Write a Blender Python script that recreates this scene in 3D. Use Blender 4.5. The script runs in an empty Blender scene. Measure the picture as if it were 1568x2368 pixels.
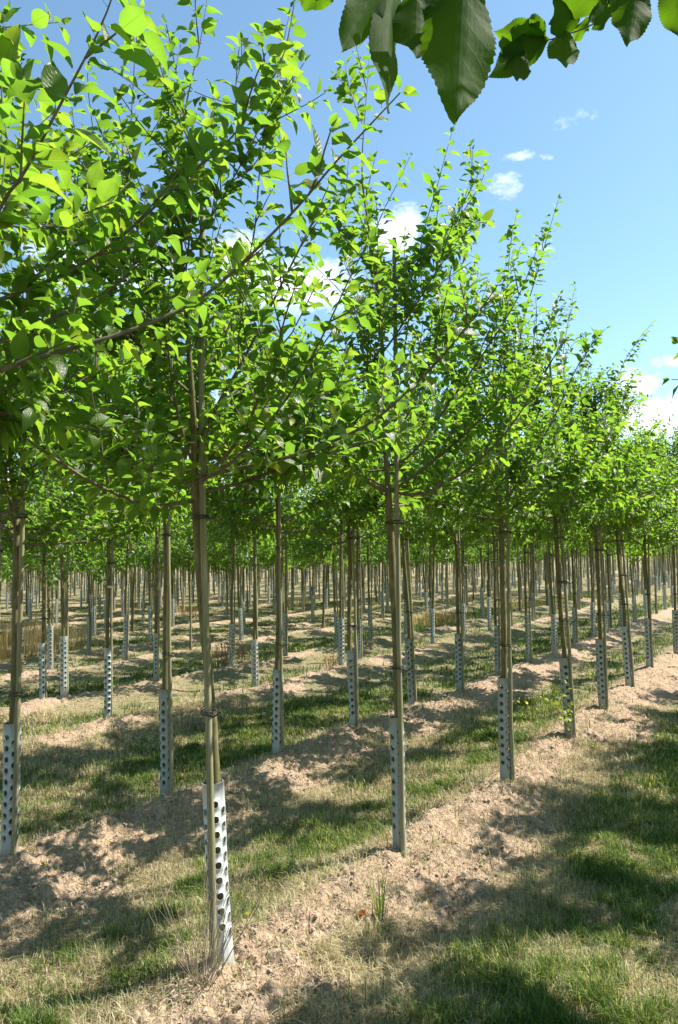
import bpy, math, random
import numpy as np
from mathutils import Matrix, Vector

# ------------------------------------------------------------------ camera, sky, sun, exposure
scene = bpy.context.scene
R = math.radians
CAMZ = 1.6
PITCH, ROLL = R(3.7), R(1.0)
F_ = Vector((0, math.cos(PITCH), math.sin(PITCH)))
r0_ = Vector((1, 0, 0)); u0_ = r0_.cross(F_)
R_ = (r0_ * math.cos(ROLL) - u0_ * math.sin(ROLL)).normalized()
U_ = R_.cross(F_).normalized()
cam = bpy.data.cameras.new('camera')
cam.sensor_fit = 'VERTICAL'; cam.sensor_height = 23.6; cam.lens = 18.0
cam.clip_start = 0.02; cam.clip_end = 3000
camo = bpy.data.objects.new('camera', cam)
scene.collection.objects.link(camo)
camo.matrix_world = Matrix(((R_.x, U_.x, -F_.x, 0), (R_.y, U_.y, -F_.y, 0), (R_.z, U_.z, -F_.z, CAMZ), (0, 0, 0, 1)))
scene.camera = camo

SUN_EL = R(52)
SUN_AZ = R(79)            # clockwise from +Y (the view), so the sun stands right and a little ahead
sun_dir = Vector((math.sin(SUN_AZ) * math.cos(SUN_EL), math.cos(SUN_AZ) * math.cos(SUN_EL), math.sin(SUN_EL)))
sl = bpy.data.lights.new('sun', 'SUN'); sl.energy = 5.0; sl.angle = R(0.53); sl.color = (1.0, 0.935, 0.82)
so = bpy.data.objects.new('sun', sl); scene.collection.objects.link(so)
so.rotation_euler = sun_dir.to_track_quat('Z', 'Y').to_euler()

scene.view_settings.view_transform = 'Standard'
scene.view_settings.look = 'None'
scene.view_settings.exposure = 1.2
scene.view_settings.gamma = 1.0
scene.render.engine = 'CYCLES'
cy = scene.cycles
cy.max_bounces = 9; cy.diffuse_bounces = 6; cy.glossy_bounces = 2; cy.transmission_bounces = 4; cy.transparent_max_bounces = 4
cy.sample_clamp_indirect = 6.0
cy.use_denoising = True

def px_ray(px, py):
    return F_ + R_ * ((px - 784) / 1805.0) - U_ * ((py - 1183.5) / 1805.0)
def P(px, py, d):
    v = Vector((0, 0, CAMZ)) + px_ray(px, py) * d
    return np.array(v)
def G(px, py, z=0.0):
    r = px_ray(px, py); t = (z - CAMZ) / r.z
    return np.array((r.x * t, r.y * t))

world = bpy.data.worlds.new('World'); scene.world = world
world.use_nodes = True
def build_world():
    nt = world.node_tree; N = nt.nodes; L = nt.links; N.clear()
    out = N.new('ShaderNodeOutputWorld'); bg = N.new('ShaderNodeBackground')
    sky = N.new('ShaderNodeTexSky'); sky.sky_type = 'NISHITA'; sky.sun_disc = False
    sky.sun_elevation = SUN_EL; sky.sun_rotation = SUN_AZ
    sky.air_density = 1.0; sky.dust_density = 0.6; sky.ozone_density = 1.6; sky.altitude = 100
    tint = N.new('ShaderNodeMix'); tint.data_type = 'RGBA'; tint.blend_type = 'MULTIPLY'; tint.inputs[0].default_value = 1
    tint.inputs[7].default_value = (1.03, 1.20, 1.13, 1)
    L.new(sky.outputs[0], tint.inputs[6])
    tc = N.new('ShaderNodeTexCoord'); sep = N.new('ShaderNodeSeparateXYZ')
    L.new(tc.outputs['Generated'], sep.inputs[0])
    def M(op, a, b=None, c=None, clamp=False):
        n = N.new('ShaderNodeMath'); n.operation = op; n.use_clamp = clamp
        for i, v in enumerate((a, b, c)):
            if v is None: continue
            if isinstance(v, (int, float)): n.inputs[i].default_value = v
            else: L.new(v, n.inputs[i])
        return n.outputs[0]
    az = M('ARCTAN2', sep.outputs[0], sep.outputs[1]); el = M('ARCSINE', sep.outputs[2])
    comb = N.new('ShaderNodeCombineXYZ'); L.new(az, comb.inputs[0]); L.new(M('MULTIPLY', el, 1.8), comb.inputs[1])
    def noise(scale, det, rough=0.6, dist=0.0):
        n = N.new('ShaderNodeTexNoise'); n.inputs['Scale'].default_value = scale; n.inputs['Detail'].default_value = det
        n.inputs['Roughness'].default_value = rough; n.inputs['Distortion'].default_value = dist
        L.new(comb.outputs[0], n.inputs['Vector']); return n.outputs[0]
    n1 = noise(16, 9, 0.66, 0.25); n2 = noise(44, 6, 0.7, 0.2)
    nn = M('ADD', M('MULTIPLY', n1, 0.65), M('MULTIPLY', n2, 0.35))
    blobs = []   # pixel x, pixel y, half width, half height, strength
    for b in ((1180, 362, 56, 14, .66), (1262, 362, 28, 11, .6), (1176, 428, 46, 30, .6), (1365, 265, 34, 14, .42), (1300, 290, 46, 16, .36),
              (915, 535, 60, 50, 1.15), (690, 660, 150, 55, 1.05), (560, 610, 60, 60, 1.2), (1475, 890, 75, 40, .85), (1550, 830, 60, 20, .7),
              (1520, 970, 150, 60, 1.0), (60, 1130, 160, 70, 1.0), (250, 620, 200, 60, 0.9), (1250, 580, 60, 16, .45),
              (-500, 700, 260, 90, 1.2), (-900, 420, 200, 60, 1.0), (2100, 760, 260, 70, 1.3), (2600, 420, 160, 40, .9), (420, 1000, 300, 80, 1.0)):
        r = px_ray(b[0], b[1]).normalized()
        a0 = math.atan2(r.x, r.y); e0 = math.asin(r.z)
        sa = b[2] / 1805 * 1.05; se = b[3] / 1805 * 1.05
        g = M('ADD', M('POWER', M('ABSOLUTE', M('DIVIDE', M('SUBTRACT', az, a0), sa)), 2.0), M('POWER', M('ABSOLUTE', M('DIVIDE', M('SUBTRACT', el, e0), se)), 2.0))
        blobs.append(M('MULTIPLY', M('EXPONENT', M('MULTIPLY', g, -0.7)), b[4]))
    tot = blobs[0]
    for b in blobs[1:]: tot = M('MAXIMUM', tot, b)
    edge = M('MULTIPLY', M('SUBTRACT', M('ADD', M('MULTIPLY', tot, 0.42), nn), 0.68), 3.6, clamp=True)
    low = M('MULTIPLY', M('SUBTRACT', 0.16, el), 3.0, clamp=True)
    mask = M('MAXIMUM', M('MULTIPLY', edge, M('MINIMUM', M('MULTIPLY', tot, 2.2), 1.0)), M('MULTIPLY', low, 0.8), clamp=True)
    mix = N.new('ShaderNodeMix'); mix.data_type = 'RGBA'
    L.new(mask, mix.inputs[0]); L.new(tint.outputs[2], mix.inputs[6]); mix.inputs[7].default_value = (8.0, 8.4, 8.8, 1)
    L.new(mix.outputs[2], bg.inputs[0]); bg.inputs[1].default_value = 0.092
    L.new(bg.outputs[0], out.inputs[0])
build_world()

# ------------------------------------------------------------------ helpers
COL = scene.collection
UP = np.array((0., 0., 1.))
SD = np.array(sun_dir)
def nrm(v):
    v = np.asarray(v, float)
    return v / np.maximum(np.linalg.norm(v, axis=-1, keepdims=True), 1e-9)

def hash2(ix, iy, s):
    h = (ix.astype(np.int64) * 374761393 + iy.astype(np.int64) * 668265263 + s * 1442695041) & 0xffffffff
    h = ((h ^ (h >> 13)) * 1274126177) & 0xffffffff
    return ((h ^ (h >> 16)) & 0xffffff) / float(0xffffff)
def vnoise(x, y, s=0):
    x = np.asarray(x, float); y = np.asarray(y, float)
    ix = np.floor(x); iy = np.floor(y); fx = x - ix; fy = y - iy
    fx = fx * fx * (3 - 2 * fx); fy = fy * fy * (3 - 2 * fy)
    a = hash2(ix, iy, s); b = hash2(ix + 1, iy, s); c = hash2(ix, iy + 1, s); d = hash2(ix + 1, iy + 1, s)
    return (a * (1 - fx) + b * fx) * (1 - fy) + (c * (1 - fx) + d * fx) * fy
def fbm(x, y, s=0, o=4, g=0.5):
    t = 0; a = 1; n = 0
    for k in range(o):
        t = t + a * vnoise(x * 2 ** k + 17.3 * k, y * 2 ** k - 9.1 * k, s + k); n += a; a *= g
    return t / n

def mesh_obj(name, V, Q=None, T=None, mats=(), parent=None, smooth=True, attrs=None, midx=None, link=True):
    me = bpy.data.meshes.new(name)
    V = np.asarray(V, np.float32).reshape(-1, 3)
    Q = np.zeros((0, 4), np.int32) if Q is None or len(Q) == 0 else np.asarray(Q, np.int32)
    T = np.zeros((0, 3), np.int32) if T is None or len(T) == 0 else np.asarray(T, np.int32)
    nq, ntr = len(Q), len(T)
    me.vertices.add(len(V)); me.vertices.foreach_set('co', V.ravel())
    me.loops.add(nq * 4 + ntr * 3); me.loops.foreach_set('vertex_index', np.concatenate((Q.ravel(), T.ravel())))
    me.polygons.add(nq + ntr)
    ls = np.concatenate((np.arange(nq) * 4, nq * 4 + np.arange(ntr) * 3)).astype(np.int32)
    me.polygons.foreach_set('loop_start', ls)
    me.polygons.foreach_set('loop_total', np.concatenate((np.full(nq, 4), np.full(ntr, 3))).astype(np.int32))
    if midx is not None: me.polygons.foreach_set('material_index', np.asarray(midx, np.int32))
    me.polygons.foreach_set('use_smooth', np.full(nq + ntr, smooth))
    me.update(calc_edges=True)
    for k, (typ, arr) in (attrs or {}).items():
        a = me.attributes.new(k, typ, 'POINT')
        a.data.foreach_set('vector' if typ == 'FLOAT_VECTOR' else 'value', np.asarray(arr, np.float32).ravel())
    for m in mats: me.materials.append(m)
    ob = bpy.data.objects.new(name, me)
    if link: COL.objects.link(ob)
    if parent is not None: ob.parent = parent
    return ob
def tag(o, label=None, cat=None, group=None, kind=None):
    if label: o['label'] = label
    if cat: o['category'] = cat
    if group: o['group'] = group
    if kind: o['kind'] = kind
    return o
def empty(name, loc, rz=0.0):
    o = bpy.data.objects.new(name, None); COL.objects.link(o)
    o.location = loc; o.rotation_euler = (0, 0, rz); o.empty_display_size = 0.1
    return o

class Tubes:
    def __init__(s): s.V = []; s.Q = []; s.M = []; s.n = 0
    def add(s, pts, rad, k=6, m=0, cap=True, squash=None):
        pts = np.asarray(pts, float); rad = np.asarray(rad, float)
        t = np.gradient(pts, axis=0); t = nrm(t)
        ref = np.array((0.3, 1.0, 0.15)) if abs(nrm(pts[-1] - pts[0])[1]) < 0.8 else np.array((1.0, .1, .2))
        a = nrm(np.cross(t, ref)); b = np.cross(t, a)
        th = np.arange(k) / k * 2 * np.pi
        ring = a[:, None, :] * np.cos(th)[None, :, None] + b[:, None, :] * np.sin(th)[None, :, None]
        V = pts[:, None, :] + ring * rad[:, None, None]
        n = len(pts)
        i = np.arange(n - 1)[:, None] * k; j = np.arange(k)[None, :]; j2 = (j + 1) % k
        Q = np.stack((i + j, i + j2, i + k + j2, i + k + j), -1).reshape(-1, 4) + s.n
        s.V.append(V.reshape(-1, 3)); s.Q.append(Q); s.M.append(np.full(len(Q), m)); s.n += n * k
    def build(s, name, mats, parent=None, link=True):
        return mesh_obj(name, np.concatenate(s.V), np.concatenate(s.Q), None, mats, parent, True, None, np.concatenate(s.M), link)

# ------------------------------------------------------------------ materials
def new_mat(name):
    m = bpy.data.materials.new(name); m.use_nodes = True
    nt = m.node_tree; nt.nodes.clear()
    return m, nt.nodes, nt.links, nt.nodes.new('ShaderNodeOutputMaterial')
def ramp(N, L, fac, stops):
    r = N.new('ShaderNodeValToRGB'); L.new(fac, r.inputs[0])
    el = r.color_ramp.elements
    while len(el) < len(stops): el.new(0.5)
    for e, (p, c) in zip(el, stops): e.position = p; e.color = (*c, 1)
    return r.outputs[0]
def math_n(N, L, op, a, b=None, clamp=False):
    n = N.new('ShaderNodeMath'); n.operation = op; n.use_clamp = clamp
    for i, v in enumerate((a, b)):
        if v is None: continue
        if isinstance(v, (int, float)): n.inputs[i].default_value = v
        else: L.new(v, n.inputs[i])
    return n.outputs[0]
def mixc(N, L, f, a, b, blend='MIX'):
    n = N.new('ShaderNodeMix'); n.data_type = 'RGBA'; n.blend_type = blend
    for i, v in ((0, f), (6, a), (7, b)):
        if isinstance(v, (int, float)): n.inputs[i].default_value = v
        elif isinstance(v, tuple): n.inputs[i].default_value = (*v, 1)
        else: L.new(v, n.inputs[i])
    return n.outputs[2]
def tex(N, L, kind, vec, scale, det=4, rough=0.6):
    n = N.new(kind); n.inputs['Scale'].default_value = scale
    if 'Detail' in n.inputs: n.inputs['Detail'].default_value = det
    if 'Roughness' in n.inputs: n.inputs['Roughness'].default_value = rough
    L.new(vec, n.inputs['Vector']); return n

def leaf_mat(name, top, trans, ucol=(0.11, 0.17, 0.06), tf=0.48, spec=0.45, bmp_s=0.3, veinc=(0.20, 0.28, 0.08)):
    m, N, L, out = new_mat(name)
    at = N.new('ShaderNodeAttribute'); at.attribute_name = 'luv'
    sp = N.new('ShaderNodeSeparateXYZ'); L.new(at.outputs['Vector'], sp.inputs[0])
    u, v, rnd = sp.outputs
    oi = N.new('ShaderNodeObjectInfo')
    lo = tuple(c * 0.62 for c in top); hi = (top[0] * 1.7, top[1] * 1.4, top[2] * 1.15)
    col = ramp(N, L, rnd, [(0, lo), (0.5, top), (0.93, hi), (1.0, (top[0] * 4, top[1] * 1.9, top[2]))])
    au = math_n(N, L, 'ABSOLUTE', u)
    rib = math_n(N, L, 'SUBTRACT', 1.0, math_n(N, L, 'MULTIPLY', au, 14.0), True)
    w = math_n(N, L, 'SINE', math_n(N, L, 'MULTIPLY', math_n(N, L, 'SUBTRACT', v, math_n(N, L, 'MULTIPLY', au, 0.22)), 48.0))
    side = math_n(N, L, 'MULTIPLY', math_n(N, L, 'SUBTRACT', w, 0.8, True), 2.0, True)
    vein = math_n(N, L, 'MAXIMUM', rib, side)
    col = mixc(N, L, math_n(N, L, 'MULTIPLY', vein, 0.5), col, veinc)
    geo = N.new('ShaderNodeNewGeometry')
    under = mixc(N, L, 0.6, col, ucol)
    col2 = mixc(N, L, geo.outputs['Backfacing'], col, under)
    bs = N.new('ShaderNodeBsdfPrincipled'); L.new(col2, bs.inputs['Base Color'])
    rough = N.new('ShaderNodeMapRange'); L.new(geo.outputs['Backfacing'], rough.inputs[0]); rough.inputs[3].default_value = 0.30; rough.inputs[4].default_value = 0.62
    L.new(rough.outputs[0], bs.inputs['Roughness']); bs.inputs['Specular IOR Level'].default_value = spec
    tr = N.new('ShaderNodeBsdfTranslucent')
    tcol = ramp(N, L, rnd, [(0, tuple(c * 0.7 for c in trans)), (0.6, trans), (1.0, (trans[0] * 1.5, trans[1] * 1.1, trans[2]))])
    tcol = mixc(N, L, math_n(N, L, 'MULTIPLY', vein, 0.45), tcol, tuple(c * 0.45 for c in trans))
    L.new(tcol, tr.inputs[0])
    nt = tex(N, L, 'ShaderNodeTexNoise', at.outputs['Vector'], 9.0, 3)
    bmp = N.new('ShaderNodeBump'); bmp.inputs['Strength'].default_value = bmp_s; bmp.inputs['Distance'].default_value = 0.004
    L.new(math_n(N, L, 'SUBTRACT', nt.outputs[0], math_n(N, L, 'MULTIPLY', vein, 0.5)), bmp.inputs['Height']); L.new(bmp.outputs[0], bs.inputs['Normal'])
    mx = N.new('ShaderNodeMixShader'); mx.inputs[0].default_value = tf
    L.new(bs.outputs[0], mx.inputs[1]); L.new(tr.outputs[0], mx.inputs[2]); L.new(mx.outputs[0], out.inputs[0])
    return m
LEAF = leaf_mat('apple_leaf', (0.052, 0.112, 0.012), (0.215, 0.425, 0.030), ucol=(0.11, 0.17, 0.045), tf=0.6)
LEAF_B = leaf_mat('maple_leaf', (0.036, 0.095, 0.018), (0.22, 0.43, 0.03), tf=0.56)
LEAF_Y = leaf_mat('yellow_leaf', (0.45, 0.42, 0.06), (0.75, 0.70, 0.06))
LEAF_O = leaf_mat('fallen_leaf', (0.42, 0.13, 0.02), (0.6, 0.2, 0.02))
LEAF_P = leaf_mat('pale_leaf', (0.40, 0.48, 0.22), (0.4, 0.5, 0.2))

def bark_mat(name, c1, c2, c3, sx=30, sz=6, bump=0.35):
    m, N, L, out = new_mat(name)
    tc = N.new('ShaderNodeTexCoord'); mp = N.new('ShaderNodeMapping'); L.new(tc.outputs['Object'], mp.inputs[0])
    mp.inputs['Scale'].default_value = (sx, sx, sz)
    a = tex(N, L, 'ShaderNodeTexNoise', mp.outputs[0], 1.0, 6, 0.65)
    b = tex(N, L, 'ShaderNodeTexNoise', tc.outputs['Object'], 5.0, 3)
    col = ramp(N, L, a.outputs[0], [(0.3, c1), (0.5, c2), (0.72, c3)])
    col = mixc(N, L, math_n(N, L, 'MULTIPLY', math_n(N, L, 'SUBTRACT', b.outputs[0], 0.35, True), 1.6, True), col, (c2[0] * .75, c2[1] * .95, c2[2] * .5))
    bs = N.new('ShaderNodeBsdfPrincipled'); L.new(col, bs.inputs['Base Color']); bs.inputs['Roughness'].default_value = 0.75
    bp = N.new('ShaderNodeBump'); bp.inputs['Strength'].default_value = bump; bp.inputs['Distance'].default_value = 0.004
    L.new(a.outputs[0], bp.inputs['Height']); L.new(bp.outputs[0], bs.inputs['Normal']); L.new(bs.outputs[0], out.inputs[0])
    return m
BARK = bark_mat('olive_bark', (0.055, 0.046, 0.02), (0.13, 0.113, 0.046), (0.25, 0.225, 0.115), 55, 14)
TWIG = bark_mat('twig_bark', (0.06, 0.045, 0.03), (0.12, 0.098, 0.068), (0.22, 0.19, 0.14), 60, 20, 0.2)
CANE = bark_mat('cane_wood', (0.11, 0.097, 0.052), (0.215, 0.195, 0.115), (0.37, 0.34, 0.235), 90, 3, 0.5)
WEED = bark_mat('dry_stem', (0.16, 0.11, 0.08), (0.27, 0.21, 0.16), (0.38, 0.32, 0.26), 40, 10, 0.2)
SEED = bark_mat('rusty_weed', (0.14, 0.055, 0.03), (0.26, 0.12, 0.07), (0.42, 0.27, 0.17), 40, 10, 0.2)

def plain(name, col, rough=0.6, spec=0.5, trans=0.0):
    m, N, L, out = new_mat(name)
    tc = N.new('ShaderNodeTexCoord'); n = tex(N, L, 'ShaderNodeTexNoise', tc.outputs['Object'], 40, 4)
    c = mixc(N, L, n.outputs[0], tuple(x * 0.75 for x in col), tuple(min(1, x * 1.15) for x in col))
    bs = N.new('ShaderNodeBsdfPrincipled'); L.new(c, bs.inputs['Base Color']); bs.inputs['Roughness'].default_value = rough
    bs.inputs['Specular IOR Level'].default_value = spec
    L.new(bs.outputs[0], out.inputs[0]); return m
BLACK = plain('black_rubber', (0.02, 0.02, 0.022), 0.5)
PAPER = plain('label_card', (0.75, 0.62, 0.52)); ORANGE = plain('orange_tape', (0.75, 0.12, 0.03)); BLUE = plain('blue_tape', (0.05, 0.2, 0.7))

def guard_mat(dull=True):
    m, N, L, out = new_mat('guard_plastic')
    tc = N.new('ShaderNodeTexCoord'); sp = N.new('ShaderNodeSeparateXYZ'); L.new(tc.outputs['Object'], sp.inputs[0])
    n = tex(N, L, 'ShaderNodeTexNoise', tc.outputs['Object'], 14, 6, 0.7)
    n2 = tex(N, L, 'ShaderNodeTexNoise', tc.outputs['Object'], 70, 4, 0.7)
    oi = N.new('ShaderNodeObjectInfo'); base = mixc(N, L, n2.outputs[0], (0.46, 0.51, 0.50), (0.66, 0.71, 0.72)); base = mixc(N, L, math_n(N, L, 'ADD', math_n(N, L, 'MULTIPLY', oi.outputs['Random'], .7), .55 if dull else -2.0, True), base, (0.30, 0.35, 0.33))
    d = math_n(N, L, 'ADD', math_n(N, L, 'MULTIPLY', sp.outputs[2], -6.5), math_n(N, L, 'MULTIPLY', n.outputs[0], 1.7))
    dirt = math_n(N, L, 'ADD', math_n(N, L, 'ADD', d, -0.05, True), math_n(N, L, 'MULTIPLY', math_n(N, L, 'SUBTRACT', n.outputs[0], 0.5, True), 1.6), True)
    col = mixc(N, L, math_n(N, L, 'MULTIPLY', dirt, 0.75), base, (0.27, 0.215, 0.15))
    bs = N.new('ShaderNodeBsdfPrincipled'); L.new(col, bs.inputs['Base Color']); bs.inputs['Roughness'].default_value = 0.42
    tr = N.new('ShaderNodeBsdfTranslucent'); tr.inputs[0].default_value = (0.5, 0.55, 0.5, 1)
    mx = N.new('ShaderNodeMixShader'); mx.inputs[0].default_value = 0.10
    L.new(bs.outputs[0], mx.inputs[1]); L.new(tr.outputs[0], mx.inputs[2]); L.new(mx.outputs[0], out.inputs[0])
    return m
GUARD = guard_mat(); GUARD_WHITE = guard_mat(False)

def blade_mat(name, stops, tf):
    m, N, L, out = new_mat(name)
    at = N.new('ShaderNodeAttribute'); at.attribute_name = 'luv'
    sp = N.new('ShaderNodeSeparateXYZ'); L.new(at.outputs['Vector'], sp.inputs[0])
    col = ramp(N, L, sp.outputs[2], stops)
    bs = N.new('ShaderNodeBsdfPrincipled'); L.new(col, bs.inputs['Base Color']); bs.inputs['Roughness'].default_value = 0.55
    bs.inputs['Specular IOR Level'].default_value = 0.3
    tr = N.new('ShaderNodeBsdfTranslucent'); tc = mixc(N, L, 1.0, col, (2.3, 2.1, 1.3), 'MULTIPLY'); L.new(tc, tr.inputs[0])
    mx = N.new('ShaderNodeMixShader'); mx.inputs[0].default_value = tf
    L.new(bs.outputs[0], mx.inputs[1]); L.new(tr.outputs[0], mx.inputs[2]); L.new(mx.outputs[0], out.inputs[0])
    return m
GRASS = blade_mat('green_blade', [(0, (0.018, 0.05, 0.008)), (0.4, (0.048, 0.098, 0.014)), (0.72, (0.10, 0.165, 0.028)), (0.9, (0.20, 0.27, 0.06)), (1, (0.45, 0.40, 0.2))], 0.35)
STRAW = blade_mat('straw_blade', [(0, (0.13, 0.10, 0.058)), (0.45, (0.31, 0.265, 0.16)), (1, (0.60, 0.54, 0.37))], 0.2)
GOLD = blade_mat('golden_blade', [(0, (0.13, 0.11, 0.045)), (0.4, (0.22, 0.18, 0.08)), (0.8, (0.34, 0.27, 0.14)), (1, (0.45, 0.38, 0.24))], 0.3)
RUST = blade_mat('rusty_blade', [(0, (0.14, 0.06, 0.03)), (0.5, (0.25, 0.13, 0.07)), (1, (0.48, 0.36, 0.24))], 0.2)

# ------------------------------------------------------------------ the ground
TD = np.array((0.515, 0.857))        # direction of the rows
ND = np.array((0.857, -0.515))       # across the rows
ROWS = [0.62, -1.96, -3.59, -5.93, -7.42]
x_ = -7.42
while x_ > -75:
    x_ -= 2.32; ROWS.append(x_); x_ -= 1.52; ROWS.append(x_)
RIGHTROWS = [2.2, 4.6]
ALLROWS = np.array(sorted(ROWS + RIGHTROWS))
def row_off(x, y):
    n = ND[0] * x + ND[1] * y
    i = np.clip(np.searchsorted(ALLROWS, n), 1, len(ALLROWS) - 1)
    a = n - ALLROWS[i - 1]; b = n - ALLROWS[i]
    return n, a, b          # a >= 0: distance camera-side of the row behind; b <= 0
def soil_mask(x, y):
    n, a, b = row_off(x, y)
    j = (fbm(x * 1.1, y * 1.1, 5, 4) - 0.5) * 0.65 + (fbm(x * 6, y * 6, 15, 3) - 0.5) * 0.25
    hw = np.where(n < -4.5, 0.26, 0.64) + j * np.where(n < -4.5, 1.9, 1.4)
    m1 = np.clip((hw - a) / 0.22, 0, 1)
    m2 = np.clip((np.where(n < -4.5, .16, .24) + j * 0.5 + b) / 0.18, 0, 1)
    return np.clip(np.maximum(m1, m2), 0, 1)
def ground_h(x, y, fine=True):
    x = np.asarray(x, float); y = np.asarray(y, float)
    n, a, b = row_off(x, y)
    r1 = np.exp(-(np.maximum(a, 0) / 0.36) ** 2); r2 = np.exp(-(b / 0.22) ** 2)
    h = 0.10 * np.maximum(r1, r2) * (0.75 + 0.5 * fbm(x * 0.9, y * 0.9, 31, 2))
    h = h + (fbm(x * 0.8, y * 0.8, 41, 3) - 0.5) * 0.09
    d = np.hypot(x, y)
    h = h + np.clip(d - 45, 0, None) ** 1.3 * 0.008
    if fine:
        s = soil_mask(x, y); f = np.clip(1.4 - d / 22, 0, 1)
        cl = fbm(x * 9, y * 9, 51, 3); c2 = np.abs(fbm(x * 22, y * 22, 61, 3) - 0.5) * 2
        c3 = vnoise(x * 38, y * 38, 71)
        h = h + s * f * ((cl - 0.5) * 0.085 - (1 - c2) ** 3 * 0.028 + c3 * 0.022 - np.clip(vnoise(x * 26, y * 14, 77) - .72, 0, 1) * 0.07) + (1 - s) * f * ((fbm(x * 5, y * 5, 81, 4) - 0.5) * 0.075)
    return h

def green_mask(x, y):
    n, a, b = row_off(x, y)
    s = soil_mask(x, y)
    lane = np.clip((a - .6) / .5, 0, 1) * np.clip((-b - .12) / .25, 0, 1)
    g = fbm(x * 1.5, y * 1.5, 23, 4); tuft = fbm(x * 9, y * 9, 29, 3)
    near = np.where(n > -1.38, .24, np.where((n > -3.7) & (y < 4.3), -.13, 0.0))
    return np.clip((g + near - .50 + (tuft - .5) * 1.5) * 2.6, .06, 1) * lane * (1 - s) ** 2 + .004
def build_ground():
    da = 0.0040
    ang = np.concatenate((np.linspace(-math.pi, -0.62, 70)[:-1], np.arange(-0.62, 0.62, da), np.linspace(0.62, math.pi, 70)[:-1]))
    rr = [0.02, 0.3, 0.7, 1.1, 1.5, 1.9]
    r = 2.1
    while r < 26: rr.append(r); r *= 1 + da
    while r < 1500: rr.append(r); r *= 1.06
    rr = np.array(rr)
    A, Rr = np.meshgrid(ang, rr)
    X = np.sin(A) * Rr; Y = np.cos(A) * Rr
    Z = ground_h(X, Y)
    S = soil_mask(X, Y)
    V = np.stack((X, Y, Z), -1).reshape(-1, 3)
    nr, na = X.shape
    i = np.arange(nr - 1)[:, None] * na; j = np.arange(na)[None, :]; j2 = (j + 1) % na
    Q = np.stack((i + j, i + j2, i + na + j2, i + na + j), -1).reshape(-1, 4)[:, ::-1]
    m, N, L, out = new_mat('nursery_ground')
    at = N.new('ShaderNodeAttribute'); at.attribute_name = 'soil'
    tc = N.new('ShaderNodeTexCoord'); v = tc.outputs['Object']
    a = tex(N, L, 'ShaderNodeTexNoise', v, 3.0, 6, 0.65); b = tex(N, L, 'ShaderNodeTexNoise', v, 42, 5, 0.7); c = tex(N, L, 'ShaderNodeTexVoronoi', v, 34)
    soil = ramp(N, L, b.outputs[0], [(0.30, (0.20, 0.138, 0.095)), (0.48, (0.395, 0.295, 0.215)), (0.70, (0.53, 0.415, 0.315))])
    soil = mixc(N, L, a.outputs[0], soil, mixc(N, L, 1.0, soil, (0.98, 0.93, 0.88), 'MULTIPLY'))
    g = tex(N, L, 'ShaderNodeTexNoise', v, 70, 5, 0.75)
    turf = ramp(N, L, g.outputs[0], [(0.3, (0.09, 0.075, 0.04)), (0.48, (0.25, 0.21, 0.125)), (0.72, (0.50, 0.43, 0.29))])
    gr = tex(N, L, 'ShaderNodeTexNoise', v, 1.6, 5, 0.6)
    green = math_n(N, L, 'MULTIPLY', math_n(N, L, 'SUBTRACT', gr.outputs[0], 0.42, True), 5.0, True)
    lu = N.new('ShaderNodeAttribute'); lu.attribute_name = 'lush'; turf = mixc(N, L, math_n(N, L, 'MULTIPLY', green, 0.35), turf, (0.10, 0.14, 0.035)); turf = mixc(N, L, math_n(N, L, 'MULTIPLY', lu.outputs['Fac'], 0.8), turf, (0.05, 0.06, 0.022))
    col = mixc(N, L, at.outputs['Fac'], turf, soil)
    bs = N.new('ShaderNodeBsdfPrincipled'); L.new(col, bs.inputs['Base Color']); bs.inputs['Roughness'].default_value = 0.95
    bs.inputs['Specular IOR Level'].default_value = 0.1
    hgt = math_n(N, L, 'ADD', b.outputs[0], math_n(N, L, 'MULTIPLY', c.outputs['Distance'], 0.5))
    bp = N.new('ShaderNodeBump'); bp.inputs['Strength'].default_value = 0.85; bp.inputs['Distance'].default_value = 0.028
    L.new(hgt, bp.inputs['Height']); L.new(bp.outputs[0], bs.inputs['Normal']); L.new(bs.outputs[0], out.inputs[0])
    tag(mesh_obj('ground', V, Q, None, [m], attrs={'soil': ('FLOAT', S), 'lush': ('FLOAT', green_mask(X, Y))}), kind='structure')
build_ground()

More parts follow.
